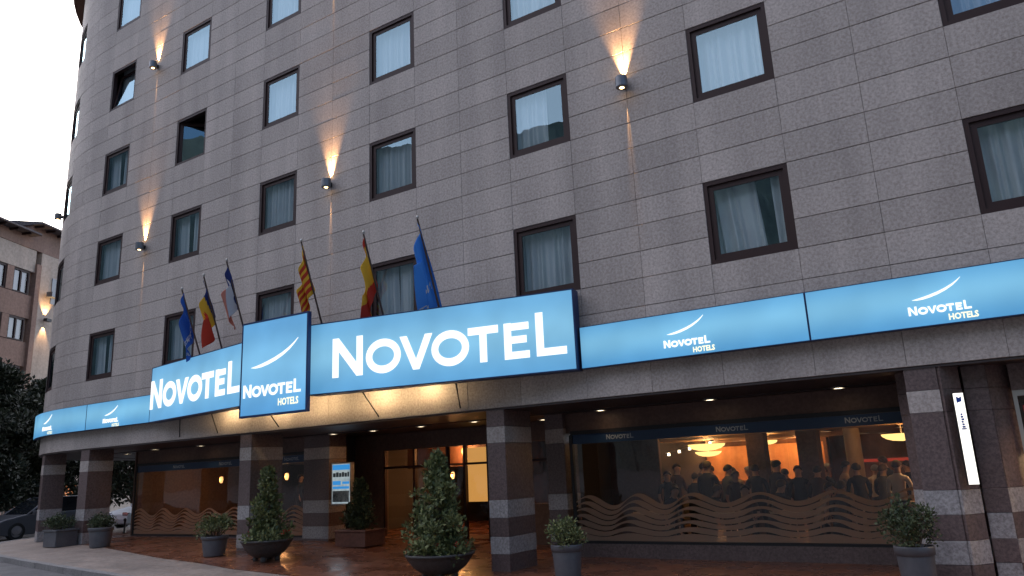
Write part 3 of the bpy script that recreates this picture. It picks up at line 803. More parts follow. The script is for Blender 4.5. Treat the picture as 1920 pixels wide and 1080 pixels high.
# ------------------------------------------------------------------ flags
m_pole = mat('flagpole_metal', (.10, .07, .06), .4, .5)
def cloth(name, c, rough=.8, tl=.35):
    m_ = mat(name, c, rough); return m_
FC = dict(blue=cloth('blue_cloth', (.02, .11, .48)), navy=cloth('navy_cloth', (.015, .03, .16)), brightblue=cloth('bright_blue_cloth', (.05, .26, .78)), yellow=cloth('yellow_cloth', (.90, .50, .035)), red=cloth('red_cloth', (.62, .045, .02)), orange=cloth('orange_red_cloth', (.62, .10, .02)),
          white=cloth('white_cloth', (.62, .62, .66)), pink=cloth('faded_red_cloth', (.75, .27, .20)))
def flagpole(label, xb, ztop, L_, colours, fold, hang, width, words=None, yb=-.42, tilt=.40, seed=0, lean=0, zb=4.7):
    """pole leaning out from the wall; the cloth hangs from its upper part in folds"""
    t = thing('flagpole', label, 'flag', (xb, yb, zb), 0, 'flagpoles above the entrance signs')
    top = Vector((lean, -(ztop - zb) * math.tan(tilt), ztop - zb))
    q = MB(); q.tube([(0, 0, -.3), tuple(top)], [.024, .018], 10); q.build('pole', m_pole, t)
    q = MB(); q.lathe([(0, .05), (.02, .045), (.032, .02), (.028, -.01), (.015, -.03)], tuple(top + Vector((0, 0, .03))), 12); q.build('finial', M['steel'], t, smooth=True)
    r = random.Random(seed); n = 26; mrows = 34; ax = top.normalized()
    # hoist runs down the pole from the top; each column of cloth away from it drops by gravity
    hoist = hang; q = MB(); vs = []
    for j in range(mrows + 1):
        v = j / mrows
        for i in range(n + 1):
            u = i / n
            p = top - ax * (0.08 + hoist * v)
            sag = u * width * (0.62 + .30 * fold) * (1 - .25 * v)
            out = u * width * (0.33 - .16 * fold)
            fx = -out * (.35 + .65 * v) + .07 * math.sin(u * 9 + v * 2 + seed) * u + .03 * math.sin(u * 17 + v * 4 + seed * 2)
            fy = .10 * math.sin(u * 11 + v * 1.5 + seed * 3) * (.25 + u) + out * .15
            vs.append((p.x + fx, p.y + fy, p.z - sag))
    fs = [(j * (n + 1) + i, j * (n + 1) + i + 1, (j + 1) * (n + 1) + i + 1, (j + 1) * (n + 1) + i) for j in range(mrows) for i in range(n)]
    q.v = vs; q.f = fs
    mats_ = []; idx = []
    for j in range(mrows):
        for i in range(n):
            c_ = colours((i + .5) / n, (j + .5) / mrows)
            if c_ not in mats_: mats_.append(c_)
            idx.append(mats_.index(c_))
    q.mi = idx
    o = q.build('cloth', [FC[c_] for c_ in mats_], t, smooth=True)
    so = o.modifiers.new('thick', 'SOLIDIFY'); so.thickness = .004
    return t, vs, n, mrows
def flag_words(t, vs, n, mr, words, cells):
    """name printed along the cloth, following its folds (kept 6 mm off the cloth on both sides)"""
    def at(u, v):
        i = min(n - 1, max(0, int(u * n))); j = min(mr - 1, max(0, int(v * mr))); a, b = u * n - i, v * mr - j
        g = lambda ii, jj: Vector(vs[jj * (n + 1) + ii])
        p = (g(i, j) * (1 - a) + g(i + 1, j) * a) * (1 - b) + (g(i, j + 1) * (1 - a) + g(i + 1, j + 1) * a) * b
        nn = (g(i + 1, j) - g(i, j)).cross(g(i, j + 1) - g(i, j)).normalized()
        return p, nn
    mb = MB()
    for (u0, v0, sc) in words:
        lt = MB(); letters(lt, sc, 0, 0, lambda u, d, v: (u, d, v), th=.13)
        for side in (1, -1):
            o_ = len(mb.v)
            for (x, d, z) in lt.v:
                p, nn = at(min(.99, max(.01, u0 + x * cells[0])), min(.99, max(.01, v0 - z * cells[1])))
                if nn.y > 0: nn = -nn
                mb.v.append(tuple(p + nn * .007 * side))
            for f_ in lt.f: mb.f.append(tuple(i + o_ for i in f_)); mb.mi.append(0)
    mb.build('lettering', FC['white'], t)
PT = [  # xb, ztop
    ('a', -17.05, 6.62), ('b', -16.0, 6.74), ('c', -15.05, 6.91), ('d', -12.35, 6.86), ('e', -10.60, 6.68), ('f', -9.15, 6.68)]
t_, v_, n_2, m_2 = flagpole('dark blue flag with pale lettering, leftmost of the six, hanging over the sign', -16.85, 6.55, 0, lambda u, v: 'blue', .55, .95, 1.35, seed=1, lean=-.05)
flag_words(t_, v_, n_2, m_2, ((.06, .80, .17), (.42, .85, .17), (.74, .75, .14)), (1.0, 1.0))
flagpole('blue, yellow and red flag hanging in folds, second from the left', -15.98, 6.72, 0, lambda u, v: 'navy' if .8 * u + .2 * v < .33 else ('yellow' if .8 * u + .2 * v < .62 else 'red'), .5, .95, 1.3, seed=12, lean=.05)
flagpole('blue, white and red flag drooping, third from the left above the logo box', -15.0, 6.9, 0, lambda u, v: 'navy' if u < .36 else ('white' if u < .62 else 'pink'), .45, .85, 1.25, seed=3, lean=.04)
flagpole('yellow flag with narrow red stripes, fourth from the left', -12.42, 6.86, 0, lambda u, v: 'yellow' if int(v * 9) % 2 == 0 else 'red', .5, .95, 1.35, seed=4, lean=.02)
flagpole('red and yellow flag hanging limp, second from the right', -10.62, 6.68, 0, lambda u, v: 'red' if .35 * u + .65 * v < .12 or .56 < .35 * u + .65 * v < .86 else 'yellow', .6, 1.0, 1.5, seed=14, lean=.02)
t_, v_, n_2, m_2 = flagpole('bright blue flag with pale lettering, rightmost and widest open', -9.14, 6.68, 0, lambda u, v: 'brightblue', .05, 1.85, 1.35, seed=6, lean=.0)
flag_words(t_, v_, n_2, m_2, ((.25, .62, .19), (.18, .92, .19)), (1.0, .55))

# ------------------------------------------------------------------ recessed ceiling lights in the soffit
m_disc = emis('lit_ceiling_disc', (1, .82, .55), 7)
q = MB(); q.lathe([(.10, .03), (.135, .03), (.14, .02), (.14, .005), (.10, .0)], seg=24); TRIM = q.mesh('trim', M['steel'])
q = MB(); q.lathe([(.0, .004), (.07, .006), (.10, .012)], seg=20); DISC = q.mesh('diffuser', m_disc)
def downlight(x, y, label, e=7, z=2.885):
    t = thing('ceiling_light', label, 'ceiling light', (x, y, z), 0, 'round lights in the soffit')
    inst('trim', TRIM, t); inst('diffuser', DISC, t)
    lamp('SPOT', t, (0, 0, -.02), e, (1, .62, .32), .06, math.radians(110), .6, to=(0, 0, -2))
for x, y, la, e in ((-25.3, 2.6, 'far left, over the dark gap by the corner pillar', 5), (-22.42, 1.8, 'left end of the row over the left shop window', 5), (-20.33, 1.95, 'right one over the left shop window', 5),
                 (-14.81, 2.0, 'over the lit poster', 8), (-13.5, 2.1, 'just right of the lit poster', 8), (-11.94, 2.1, 'over the middle of the entrance', 10), (-10.34, 2.1, 'over the tall conifer, by the striped pillar', 12),
                 (-9.2, 3.3, 'deep in the entrance, seen past the striped pillar', 10), (-7.09, 2.1, 'over the left end of the restaurant window', 3), (-4.68, 1.9, 'over the middle of the restaurant window', 3), (-2.38, 1.88, 'over the right end of the restaurant window', 3)):
    downlight(x, y, 'round recessed soffit light, ' + la, e * 1.6)
downlight(.95, -.05 + .3, 'added soffit light beyond the frame, warming the stone by the right door', 70)  # added out of view to throw warm light on the turned blocks

# ------------------------------------------------------------------ things at the entrance
# lit poster
m_poster = emis('lit_poster', (.62, .74, .78), .62, (.35, .45, .5), (9, 1, 6))
m_pblue = emis('poster_blue', (.04, .30, .75), .8); m_pdark = mat('poster_dark', (.03, .05, .07), .5)
t = thing('poster_box', 'lit poster box with blue header hanging by the entrance', 'poster', (-15.13, GY - .2, 1.10))
q = MB(); q.box(0, .70, .012, .12, 0, 1.06); q.box(0, .70, 0, .012, 0, .03); q.box(0, .70, 0, .012, 1.03, 1.06); q.box(0, .03, 0, .012, .03, 1.03); q.box(.67, .70, 0, .012, .03, 1.03); q.build('case', M['steel'], t)
MB().box(.03, .67, .006, .011, .03, 1.03).build('print', m_poster, t)
MB().box(.04, .66, .001, .005, .88, 1.01).build('header', m_pblue, t)
q = MB()
for i, (a, b) in enumerate(((.06, .15), (.17, .26), (.28, .36), (.38, .46), (.48, .56), (.58, .64))):
    q.box(a, b, .001, .005, .70, .80 + .02 * (i % 2))
q.build('lettering', m_pdark, t)
q = MB(); q.box(.05, .64, .001, .005, .40, .46); q.box(.05, .34, .001, .005, .50, .60); q.box(.40, .64, .001, .005, .52, .58); q.build('text_block', m_pblue, t)
q = MB(); q.box(.05, .64, .001, .004, .07, .35); q.build('picture', grained('poster_picture', (.06, .09, .10), (.45, .52, .55), 5, .5, 0, stain=.4), t)
lamp('AREA', t, (.35, -.03, .5), 1.2, (.75, .9, 1), (.6, .9), to=(.35, -1, .5))

# white vertical sign
t = thing('blade_sign', 'narrow white lit vertical sign with blue marks beside the right door', 'sign', (-.60, -.02, 1.29), math.radians(14))
q = MB(); q.box(0, .135, .012, .09, 0, 1.24); q.box(.03, .10, .09, .13, .2, .26); q.box(.03, .10, .09, .13, 1.0, 1.06); q.build('case', M['dark_metal'], t)
MB().box(.006, .129, .002, .011, .006, 1.234).build('face_panel', emis('white_lit_panel', (1, .97, .88), 1.6), t)
m_bm = mat('blue_print', (.01, .06, .35), .5)
q = MB(); q.prism([(.035, 1.10), (.095, 1.12), (.10, 1.19), (.07, 1.17), (.035, 1.19)], -.002, .002)
for i in range(6): q.box(.05 + .004 * (i % 2), .09 - .006 * (i % 3), -.002, .002, .76 + i * .034, .786 + i * .034)
q.box(.04, .10, -.002, .002, .735, .755)
q.build('lettering', m_bm, t)

# shop door and window at the right edge
q = MB(); q.box(.10, 6.2, .62, .70, 2.46, 2.54); q.box(.10, .15, .62, .70, -.06, 2.46); q.box(2.2, 2.26, .62, .70, -.06, 2.46); q.box(4.2, 4.26, .62, .70, -.06, 2.46); q.build('door_frame', M['steel'], hotel)
for a, b in ((.15, 2.2), (2.26, 4.2), (4.26, 6.2)):
    q = MB(); q.quad((a, .66, -.05), (b, .66, -.05), (b, .66, 2.46), (a, .66, 2.46)); q.build('pane', M['shop_glass'], hotel)
q = MB(); q.box(.1, 6.2, .6, .8, 2.54, 2.915); q.box(.10, .14, .8, GY + .3, -.06, 2.915); q.build('wall_band', M['granite_dark'], hotel)
MB().box(.15, 6.2, .5, 10.2, -.20, -.055).build('interior_floor', m_floorin, hotel)
MB().box(.14, 6.2, 2.2, 2.3, -.05, 1.62).build('counter_wall', grained('tan_wall', (.30, .20, .11), (.36, .25, .14), 5, .6, 0), hotel)
t = thing('shop_sign', 'dark red hanging sign with pale star and lines inside the right door', 'sign', (.20, .95, 1.72))
MB().box(0, .75, 0, .03, 0, .62).build('board', mat('dark_red_board', (.16, .012, .01), .5, emit=(.5, .03, .02), es=.12), t)
q = MB()
for k in range(5):
    a = PI / 2 + k * 2 * PI / 5; q.prism([(.36 + .10 * math.cos(a), .47 + .10 * math.sin(a)), (.36 + .03 * math.cos(a + .63), .47 + .03 * math.sin(a + .63)), (.36, .47), (.36 + .03 * math.cos(a - .63), .47 + .03 * math.sin(a - .63))], -.004, -.001)
for z, w in ((.26, .52), (.16, .40), (.08, .46)): q.box(.37 - w / 2, .37 + w / 2, -.004, -.001, z, z + .045)
q.build('lettering', mat('pale_print', (.6, .45, .38), .5, emit=(1, .8, .7), es=.25), t)
lamp('POINT', hotel, (1.3, 1.3, 1.9), 110, (1, .66, .34), .15)

# ------------------------------------------------------------------ plants
def leaf_mat(name, c1, c2):
    m_ = mat(name, c1, .55); N, L = m_.node_tree.nodes, m_.node_tree.links; b = N['Principled BSDF']
    geo = N.new('ShaderNodeNewGeometry'); rp = N.new('ShaderNodeValToRGB'); rp.color_ramp.elements[0].color = (*c1, 1); rp.color_ramp.elements[1].color = (*c2, 1)
    L.new(geo.outputs['Random Per Island'], rp.inputs[0]); L.new(rp.outputs[0], b.inputs['Base Color'])
    return m_
m_leaf = leaf_mat('conifer_leaves', (.035, .06, .022), (.22, .23, .08))
m_leaf2 = leaf_mat('dark_box_leaves', (.022, .038, .016), (.085, .105, .04))
m_leaf3 = leaf_mat('tree_leaves', (.010, .018, .010), (.035, .045, .02))
m_bark = grained('bark', (.06, .04, .03), (.12, .085, .06), 20, .9, .4)
m_potd = grained('dark_stone_bowl', (.035, .032, .032), (.065, .06, .058), 18, .55, .1)
m_potg = grained('grey_plastic_pot', (.085, .085, .095), (.11, .11, .12), 6, .5, 0)
m_soil = grained('potting_soil', (.03, .02, .015), (.06, .04, .03), 30, .95, .5)
m_flr = mat('red_petals', (.55, .03, .02), .6)

def leaves(mb, c, n, rad, size, r, flat=1.0, up=.3):
    """leaf-sized folded quads spread over and through a clump"""
    for _ in range(n):
        d = Vector((r.gauss(0, 1), r.gauss(0, 1), r.gauss(0, 1))).normalized()
        p = Vector(c) + Vector((d.x, d.y, d.z * flat)) * rad * (r.random() ** .45)
        a = (d + Vector((r.uniform(-.7, .7), r.uniform(-.7, .7), r.uniform(-.4, .8) + up))).normalized()
        b = a.cross(Vector((r.uniform(-1, 1), r.uniform(-1, 1), r.uniform(-1, 1)))).normalized()
        s = size * r.uniform(.6, 1.3); w = s * .33; nn = a.cross(b) * s * .12
        mb.add([p, p + a * s * .45 + b * w + nn, p + a * s, p + a * s * .45 - b * w + nn], [(0, 1, 2), (0, 2, 3)])

def conifer(t, z0, h, rb, seed, n=66, leafm=None, leaf=.085):
    r = random.Random(seed); mb = MB(); br = MB()
    br.tube([(0, 0, z0 - .1), (.02, .01, z0 + h * .5), (0, .02, z0 + h * .92)], [.035, .022, .006], 8)
    for i in range(n):
        k = ((i + .5) / n) ** 1.15; z = z0 + .02 + h * .97 * k
        rr = rb * (1 - k) ** .75 * (1.0 if k > .12 else .8) * r.uniform(.42, 1.2) * (1 + .18 * math.sin(i * 2.4 + seed)) + .03
        a = i * 2.4 + r.uniform(-.5, .5)
        p = Vector((rr * math.cos(a), rr * math.sin(a), z + r.uniform(-.03, .05)))
        br.tube([(0, 0, max(z0, p.z - .16)), tuple(p)], [.008, .003], 5, False)
        for w in (.45, .8, 1.0):
            leaves(mb, (p.x * w, p.y * w, p.z - (1 - w) * .05), int(26 * (1.1 - .4 * k)), .085 + .06 * (1 - k), leaf, r, .9, .5)
    leaves(mb, (0, .02, z0 + h * .96), 40, .06, leaf, r, 1.7, 1.0)
    mb.build('foliage', leafm or m_leaf, t); br.build('branches', m_bark, t)
def shrub(t, z0, h, rr, seed, clumps=30, leafm=None, leaf=.05, per=55, spread=1.0, flowers=0):
    r = random.Random(seed); mb = MB(); br = MB(); fl = MB()
    for i in range(clumps):
        a = r.uniform(0, 2 * PI); q_ = r.random() ** .5; e = r.uniform(0, 1)
        p = Vector((math.cos(a) * rr * q_ * spread, math.sin(a) * rr * q_ * spread, z0 + h * (.22 + .72 * e * (1 - .55 * q_ * q_))))
        br.tube([(p.x * .15, p.y * .15, z0 - .05), tuple(p)], [.009, .003], 5, False)
        leaves(mb, p, per, .10 + .05 * r.random(), leaf, r)
        if i < flowers:
            for _ in range(7): leaves(fl, p + Vector((r.uniform(-.1, .1), r.uniform(-.1, .1), .10)), 5, .02, .035, r)
    mb.build('foliage', leafm or m_leaf2, t); br.build('branches', m_bark, t)
    if flowers: fl.build('flowers', m_flr, t, kind='stuff')

def bowl_planter(x, y, w, label, h, seed, rb, flowers):
    z = G(x, y); t = thing('bowl_planter', label, 'planter', (x, y, z), 0, 'wide bowl planters with conifers')
    R_ = w / 2; q = MB()
    q.lathe([(0, .07), (R_ * .34, .07), (R_ * .52, .10), (R_ * .74, .20), (R_ * .90, .33), (R_ * .97, .40), (R_ * 1.0, .405), (R_, .44), (R_ * .95, .445), (R_ * .93, .40), (R_ * .90, .37)], seg=40)
    q.build('bowl', m_potd, t, smooth=True)
    for k in range(4):
        a = k * PI / 2 + .6; q = MB(); q.lathe([(.0, 0), (.05, 0), (.06, .04), (.05, .12), (0, .12)], (R_ * .42 * math.cos(a), R_ * .42 * math.sin(a), 0), 12); q.build('foot', m_potd, t)
    q = MB(); q.lathe([(R_ * .92, .385), (R_ * .5, .41), (0, .42)], seg=24); q.build('soil', m_soil, t)
    conifer(t, .42, h, rb, seed, n=44 if rb < .5 else 66)
    r = random.Random(seed + 50); mb = MB(); fl = MB()
    for i in range(46):
        a = r.uniform(0, 2 * PI); rr = R_ * r.uniform(.5, .95)
        leaves(mb, (rr * math.cos(a), rr * math.sin(a), .47 + r.uniform(0, .08)), 26, .09, .06, r)
        if i < flowers: leaves(fl, (rr * math.cos(a), rr * math.sin(a), .58), 16, .045, .04, r)
    mb.build('ground_leaves', m_leaf, t); fl.build('flowers', m_flr, t, kind='stuff')
bowl_planter(-13.82, -.85, 1.10, 'wide dark bowl planter with a smaller loose conifer and red flowers, left of the entrance', 1.50, 21, .44, 7)
bowl_planter(-9.08, -.85, 1.28, 'wide dark bowl planter with a tall dense conifer, left of the striped pillar', 1.78, 22, .55, 9)

def round_pot(x, y, rt, h, label, sh, sr, seed, leafm=None, flowers=0, spread=1.0, leaf=.05):
    z = G(x, y); t = thing('round_pot', label, 'plant pot', (x, y, z), 0, 'grey round pots with shrubs')
    q = MB(); q.lathe([(0, 0), (rt * .76, 0), (rt * .78, .02), (rt * .93, h * .80), (rt * .93, h * .82), (rt * 1.0, h * .83), (rt * 1.02, h * .97), (rt * 1.0, h), (rt * .93, h), (rt * .91, h * .92)], seg=32)
    q.build('pot', m_potg, t, smooth=True, bevel=0)
    q = MB(); q.lathe([(rt * .92, h * .92), (0, h * .95)], seg=20); q.build('soil', m_soil, t)
    shrub(t, h * .93, sh, sr, seed, leafm=leafm, flowers=flowers, spread=spread, leaf=leaf)
    return t
round_pot(-6.55, -.62, .265, .60, 'grey round pot with a low leafy shrub, right of the striped pillar', .46, .30, 31, flowers=0, leafm=m_leaf)
round_pot(-1.33, -.55, .245, .64, 'grey round pot with a clipped dark shrub, by the right pillar', .66, .30, 32)
round_pot(-15.75, -.75, .30, .44, 'grey round pot with a straggly spreading shrub, by the left bowl planter', .50, .32, 33, leafm=m_leaf, spread=1.1, leaf=.055)
round_pot(-21.35, -.3, .32, .52, 'grey round pot with a dense dark shrub, in front of the left pillar', .36, .28, 34)
round_pot(-12.2, 3.0, .3, .40, 'small pot with a bushy plant by the entrance glass, behind the conifer', .9, .38, 36)
# square planter
t = thing('square_planter', 'dark square planter with a low hedge at the rounded corner', 'planter', (-23.35, -.35, G(-23.35, -.35)))
q = MB(); q.box(-.34, .34, -.30, .30, 0, .42); q.box(-.37, .37, -.33, .33, .42, .47); q.build('box', m_potg, t, bevel=.01)
shrub(t, .46, .42, .36, 35)
# built brick planter by the poster with an upright plant
t = thing('brick_planter', 'low brick planter with an upright leafy plant below the lit poster', 'planter', (-13.75, 1.9, G(-13.75)))
q = MB(); q.box(-.5, .5, -.35, .35, 0, .34); q.box(-.53, .53, -.38, .38, .34, .38); q.build('box', m_kerb and grained('brick_red_stone', (.12, .05, .035), (.19, .08, .055), 12, .5, .1), t, bevel=.01)
conifer(t, .38, 1.15, .38, 37, n=34, leafm=m_leaf2)

# ------------------------------------------------------------------ people
def evaluated(o):
    dg = bpy.context.evaluated_depsgraph_get(); me = bpy.data.meshes.new_from_object(o.evaluated_get(dg)); return me
SKIN = mat('skin', (.45, .27, .19), .6); HAIRS = [mat('dark_hair', (.02, .015, .012), .6), mat('brown_hair', (.07, .04, .02), .6), mat('grey_hair', (.25, .23, .2), .6)]
def person(x, y, z, rz, h, label, top, trousers, hair=0, arm=.5, leanf=.06, group='people in the restaurant', hatm=None, turn=0.0):
    """one skinned body in the given pose; hair is its own mesh"""
    t = thing('person', label, 'person', (x, y, z), rz, group)
    s = h / 1.75; J = []; Rr = []; E_ = []
    def j(p, r, par=None):
        J.append(tuple(c * s for c in p)); Rr.append(r * s); i = len(J) - 1
        if par is not None: E_.append((par, i))
        return i
    L_ = leanf
    pel = j((0, 0, .95), .15); ch = j((0, -.6 * L_, 1.18), .135, pel); up_ = j((0, -1.4 * L_, 1.38), .13, ch); nk = j((0, -1.8 * L_, 1.50), .058, up_); hd = j((0, -2.1 * L_ - .01, 1.60), .085, nk); tp = j((0, -2.3 * L_, 1.685), .08, hd)
    for sx in (-1, 1):
        hp = j((sx * .09, 0, .88), .10, pel); kn = j((sx * .11, -.02, .50), .062, hp); an = j((sx * .12, .02, .10), .042, kn); j((sx * .13, -.13, .04), .035, an)
        sh = j((sx * .19, -1.4 * L_, 1.37), .062, up_); bend = arm if sx > 0 else arm * .6
        el = j((sx * .25, -.06 - 1.2 * L_, 1.10), .043, sh); wr = j((sx * (.22 - .06 * bend), -.10 - .22 * bend, 1.10 - .22 * (1 - bend)), .029, el)
        dv = Vector((-.1 * sx * bend, -.9 * bend, -(1 - bend))).normalized()
        pm = j(tuple(Vector((sx * (.22 - .06 * bend), -.10 - .22 * bend, 1.10 - .22 * (1 - bend))) + dv * .06), .030, wr)
        pv = Vector(J[pm]) / s
        for fi in range(4): j(tuple(pv + dv * (.055 + .008 * (1.5 - abs(fi - 1.5))) + Vector((.016 * (fi - 1.5), 0, -.012))), .0085, pm)
        j(tuple(pv + dv * .01 + Vector((-sx * .04, -.012, .0))), .0095, pm)
    me = bpy.data.meshes.new('b'); me.from_pydata(J, E_, []); o = bpy.data.objects.new('b', me); COL.objects.link(o)
    sk = o.modifiers.new('s', 'SKIN'); sk.use_smooth_shade = True
    for i, v in enumerate(me.skin_vertices[0].data): v.radius = (Rr[i], Rr[i] * (.72 if i in (0, 1, 2) else 1)); v.use_root = (i == 0)
    su = o.modifiers.new('d', 'SUBSURF'); su.levels = 1; su.render_levels = 1
    bm_ = evaluated(o); bpy.data.objects.remove(o)
    bm_.materials.clear()
    for q_ in (top, trousers, SKIN): bm_.materials.append(q_)
    for p in bm_.polygons:
        c = p.center / s; hand = abs(c.x) > .10 and (c.y < -.10 - .20 * arm * (1 if c.x > 0 else .6) - .01 or c.z < 1.10 - .22 * (1 - arm * (1 if c.x > 0 else .6)) - .02) and .8 < c.z < 1.2 and abs(c.x) > .12 and arm > 0
        p.material_index = 2 if c.z > 1.475 or (hand and c.y < -.07) else (0 if c.z > .93 else 1)
        p.use_smooth = True
    body = bpy.data.objects.new('body', bm_); COL.objects.link(body); body.parent = t
    # nose, ears and hair
    q = MB(); hy = -2.15 * L_
    q.add([Vector(p) * s for p in ((-.014, hy - .085, 1.60), (.014, hy - .085, 1.60), (0, hy - .113, 1.595), (0, hy - .083, 1.635))], [(0, 1, 2), (0, 2, 3), (1, 3, 2)])
    for sx in (-1, 1): q.lathe([(0, -.03 * s), (.012 * s, -.02 * s), (.014 * s, .01 * s), (0, .03 * s)], (sx * .087 * s, hy * s, 1.61 * s), 8)
    q.build('face_features', SKIN, t)
    q = MB(); n = 12; vs = []; fs = []
    for a in range(7):
        th_ = a / 6 * 1.75
        for k in range(n):
            ph = 2 * PI * k / n; bk = .5 + .5 * math.sin(ph)      # +y is the back of the head
            tt = th_ * (.60 + .56 * bk); rr = .106
            vs.append((math.sin(tt) * math.cos(ph) * rr * s, (math.sin(tt) * math.sin(ph) * rr * 1.08 + hy + .012) * s, (1.635 + math.cos(tt) * rr * 1.08) * s))
    for a in range(6):
        for k in range(n): fs.append((a * n + k, (a + 1) * n + k, (a + 1) * n + (k + 1) % n, a * n + (k + 1) % n))
    q.add(vs, fs); q.build('hair', hatm or HAIRS[hair], t, smooth=True)
    return t
CL = [mat('black_jacket', (.015, .015, .018), .8), mat('navy_jumper', (.02, .025, .05), .8), mat('brown_coat', (.06, .03, .02), .8), mat('cream_blouse', (.55, .42, .30), .8), mat('white_uniform', (.75, .68, .55), .8), mat('grey_suit', (.08, .08, .085), .8)]
TR = mat('dark_trousers', (.02, .02, .025), .8)
PEOPLE = [(-7.55, 5.3, 1.55, 0, 2.3, 'dark jacket at the far left of the restaurant window'), (-6.9, 5.0, 1.60, 0, .3, 'black jacket near the left end of the restaurant'), (-6.55, 5.6, 1.52, 1, 2.9, 'navy jumper, second group from the left'), (-6.0, 5.0, 1.79, 0, 3.0, 'black jacket, tallest of the left group'),
          (-5.65, 5.4, 1.68, 5, 2.5, 'grey suit beside the tallest one'), (-5.25, 4.6, 1.55, 2, .6, 'brown coat left of the middle pane'), (-4.85, 5.0, 1.66, 0, 3.5, 'dark coat in the middle, back turned'), (-4.6, 5.5, 1.73, 1, 2.6, 'navy jumper in the middle, bending forward'),
          (-4.0, 5.2, 1.60, 0, .2, 'black jacket right of the middle'), (-3.55, 4.7, 1.58, 2, 3.1, 'brown coat facing the buffet'), (-3.2, 5.3, 1.65, 3, 2.0, 'cream blouse near the lit column'), (-2.75, 4.9, 1.60, 0, 3.6, 'black jacket below the lit column'),
          (-2.4, 5.5, 1.55, 5, 2.8, 'grey suit between the column and the waiter')]
for i, (x, y, h, c, rz, la) in enumerate(PEOPLE):
    person(x, y, .0, rz, h, 'standing guest in ' + la, CL[c], TR, hair=(i % 5 == 3) + (i % 7 == 5), arm=.35 + .5 * ((i * 37) % 10) / 10, leanf=.04 + .09 * ((i * 3) % 4) / 4)
for i in range(17):
    xx = -8.0 + i * .40 + R.uniform(-.1, .1)
    person(xx, 6.15 + R.uniform(-.15, 1.0), 0, R.uniform(0, 6.28), R.uniform(1.5, 1.76), 'dim back row guest ' + ('behind the left pane', 'behind the middle pane', 'behind the right pane')[i // 6] + ', ' + ('first', 'second', 'third', 'fourth', 'fifth', 'sixth')[i % 6] + ' from its left', CL[(0, 1, 2, 5, 0, 2, 3)[i % 7]], TR, hair=(i * 5) % 3, arm=R.uniform(.2, .9), leanf=R.uniform(.03, .2))
for i, (xx, yy, la) in enumerate(((-6.6, 4.0, 'left'), (-5.6, 3.7, 'second'), (-4.85, 4.0, 'third'), (-4.2, 3.6, 'fourth'), (-3.5, 4.05, 'fifth'), (-3.0, 3.7, 'right'))):
    person(xx, yy, -.38, R.uniform(-1, 4), R.uniform(1.62, 1.74), 'guest close behind the waves of the restaurant glass, ' + la + ' of the six', CL[(1, 0, 2, 0, 3, 5)[i]], TR, hair=i % 2, arm=.8, leanf=.16)
person(-2.02, 4.55, 0, 2.9, 1.63, 'waiter in a white uniform at the right end of the restaurant window', CL[4], TR, hair=1, arm=.7, leanf=.05)
for i, (x, y) in enumerate(((-21.6, 5.6), (-20.9, 6.2), (-18.4, 5.4))):
    person(x, y, .262, 1.0 + i, 1.66 + .05 * i, ('dark figure deep inside the left shop window, ' + ('left one', 'middle one', 'right one')[i]), CL[i], TR, arm=.5, group='people in the left room')

# ------------------------------------------------------------------ restaurant furniture and lamps
m_bowl = emis('warm_bowl_lamp', (1, .62, .20), 2.2)
def pendant(x, y, z, r_, label, e=30, s=1.0):
    t = thing('pendant_lamp', label, 'pendant lamp', (x, y, z), 0, 'bowl lamps in the restaurant')
    q = MB(); q.lathe([(0, -.30 * r_), (r_ * .45, -.26 * r_), (r_ * .75, -.17 * r_), (r_ * .95, -.04 * r_), (r_, .03), (r_ * .93, .03), (r_ * .7, -.08 * r_), (0, -.2 * r_)], seg=32); q.build('shade', m_bowl, t, smooth=True)
    q = MB(); q.tube([(0, 0, -.1), (0, 0, 2.34 - z)], .012, 8); q.lathe([(0, 0), (.06, 0), (.05, .03)], (0, 0, 2.31 - z), 12); q.build('rod', M['steel'], t)
    lamp('POINT', t, (0, 0, .12), e, (1, .52, .20), .15)
    return t
pendant(-5.9, 5.0, 2.12, .42, 'large glowing bowl lamp over the left half of the restaurant', 16)
pendant(-4.95, 6.6, 2.16, .24, 'small glowing bowl lamp in the middle, half hidden', 12)
pendant(-1.85, 4.95, 2.10, .38, 'large glowing bowl lamp at the right end of the restaurant', 14)
pendant(-7.1, 8.6, 2.0, .36, 'glowing bowl lamp deep in the restaurant on the left', 40)
pendant(-20.2, 6.8, 2.12, .25, 'small glowing lamp deep in the left room', 9)
pendant(-17.6, 5.2, 2.15, .22, 'small glowing lamp in the right end of the left room', 4)
# spot rail
t = thing('spot_rail', 'angled rail of small bright spots under the restaurant ceiling', 'spot rail', (-7.15, 5.6, 2.0))
q = MB(); q.tube([(0, 0, 0), (.95, .9, .28)], .014, 8); q.build('rail', M['steel'], t)
for k in range(5):
    q = MB(); q.lathe([(0, -.03), (.035, -.03), (.03, .03), (0, .04)], (.06 + .2 * k, .06 + .19 * k, -.03 + .058 * k), 10); q.build('spot', m_disc, t)
for i, (x, y) in enumerate(((-5.36, 6.85), (-3.6, 6.77), (-2.06, 7.08), (-6.9, 8.6), (-4.7, 8.8), (-3.39, 10.6), (-5.6, 11.4), (-3.0, 11.5), (-7.0, 11.0))):
    downlight(x, y, 'round light in the restaurant ceiling, ' + ('nearest on the left', 'nearest in the middle', 'nearest on the right', 'second row, left', 'second row, middle', 'third row, beside the pale column', 'farthest, middle', 'farthest, right', 'farthest, left')[i], 9, 2.315)
for i, (x, y) in enumerate(((-19.6, 5.6), (-17.6, 6.6), (-21.8, 6.4), (-18.6, 8.8), (-23.4, 5.2))):
    downlight(x, y, 'round light in the ceiling of the left room, ' + ('middle', 'right', 'left', 'far right', 'leftmost')[i], 7, 2.355)
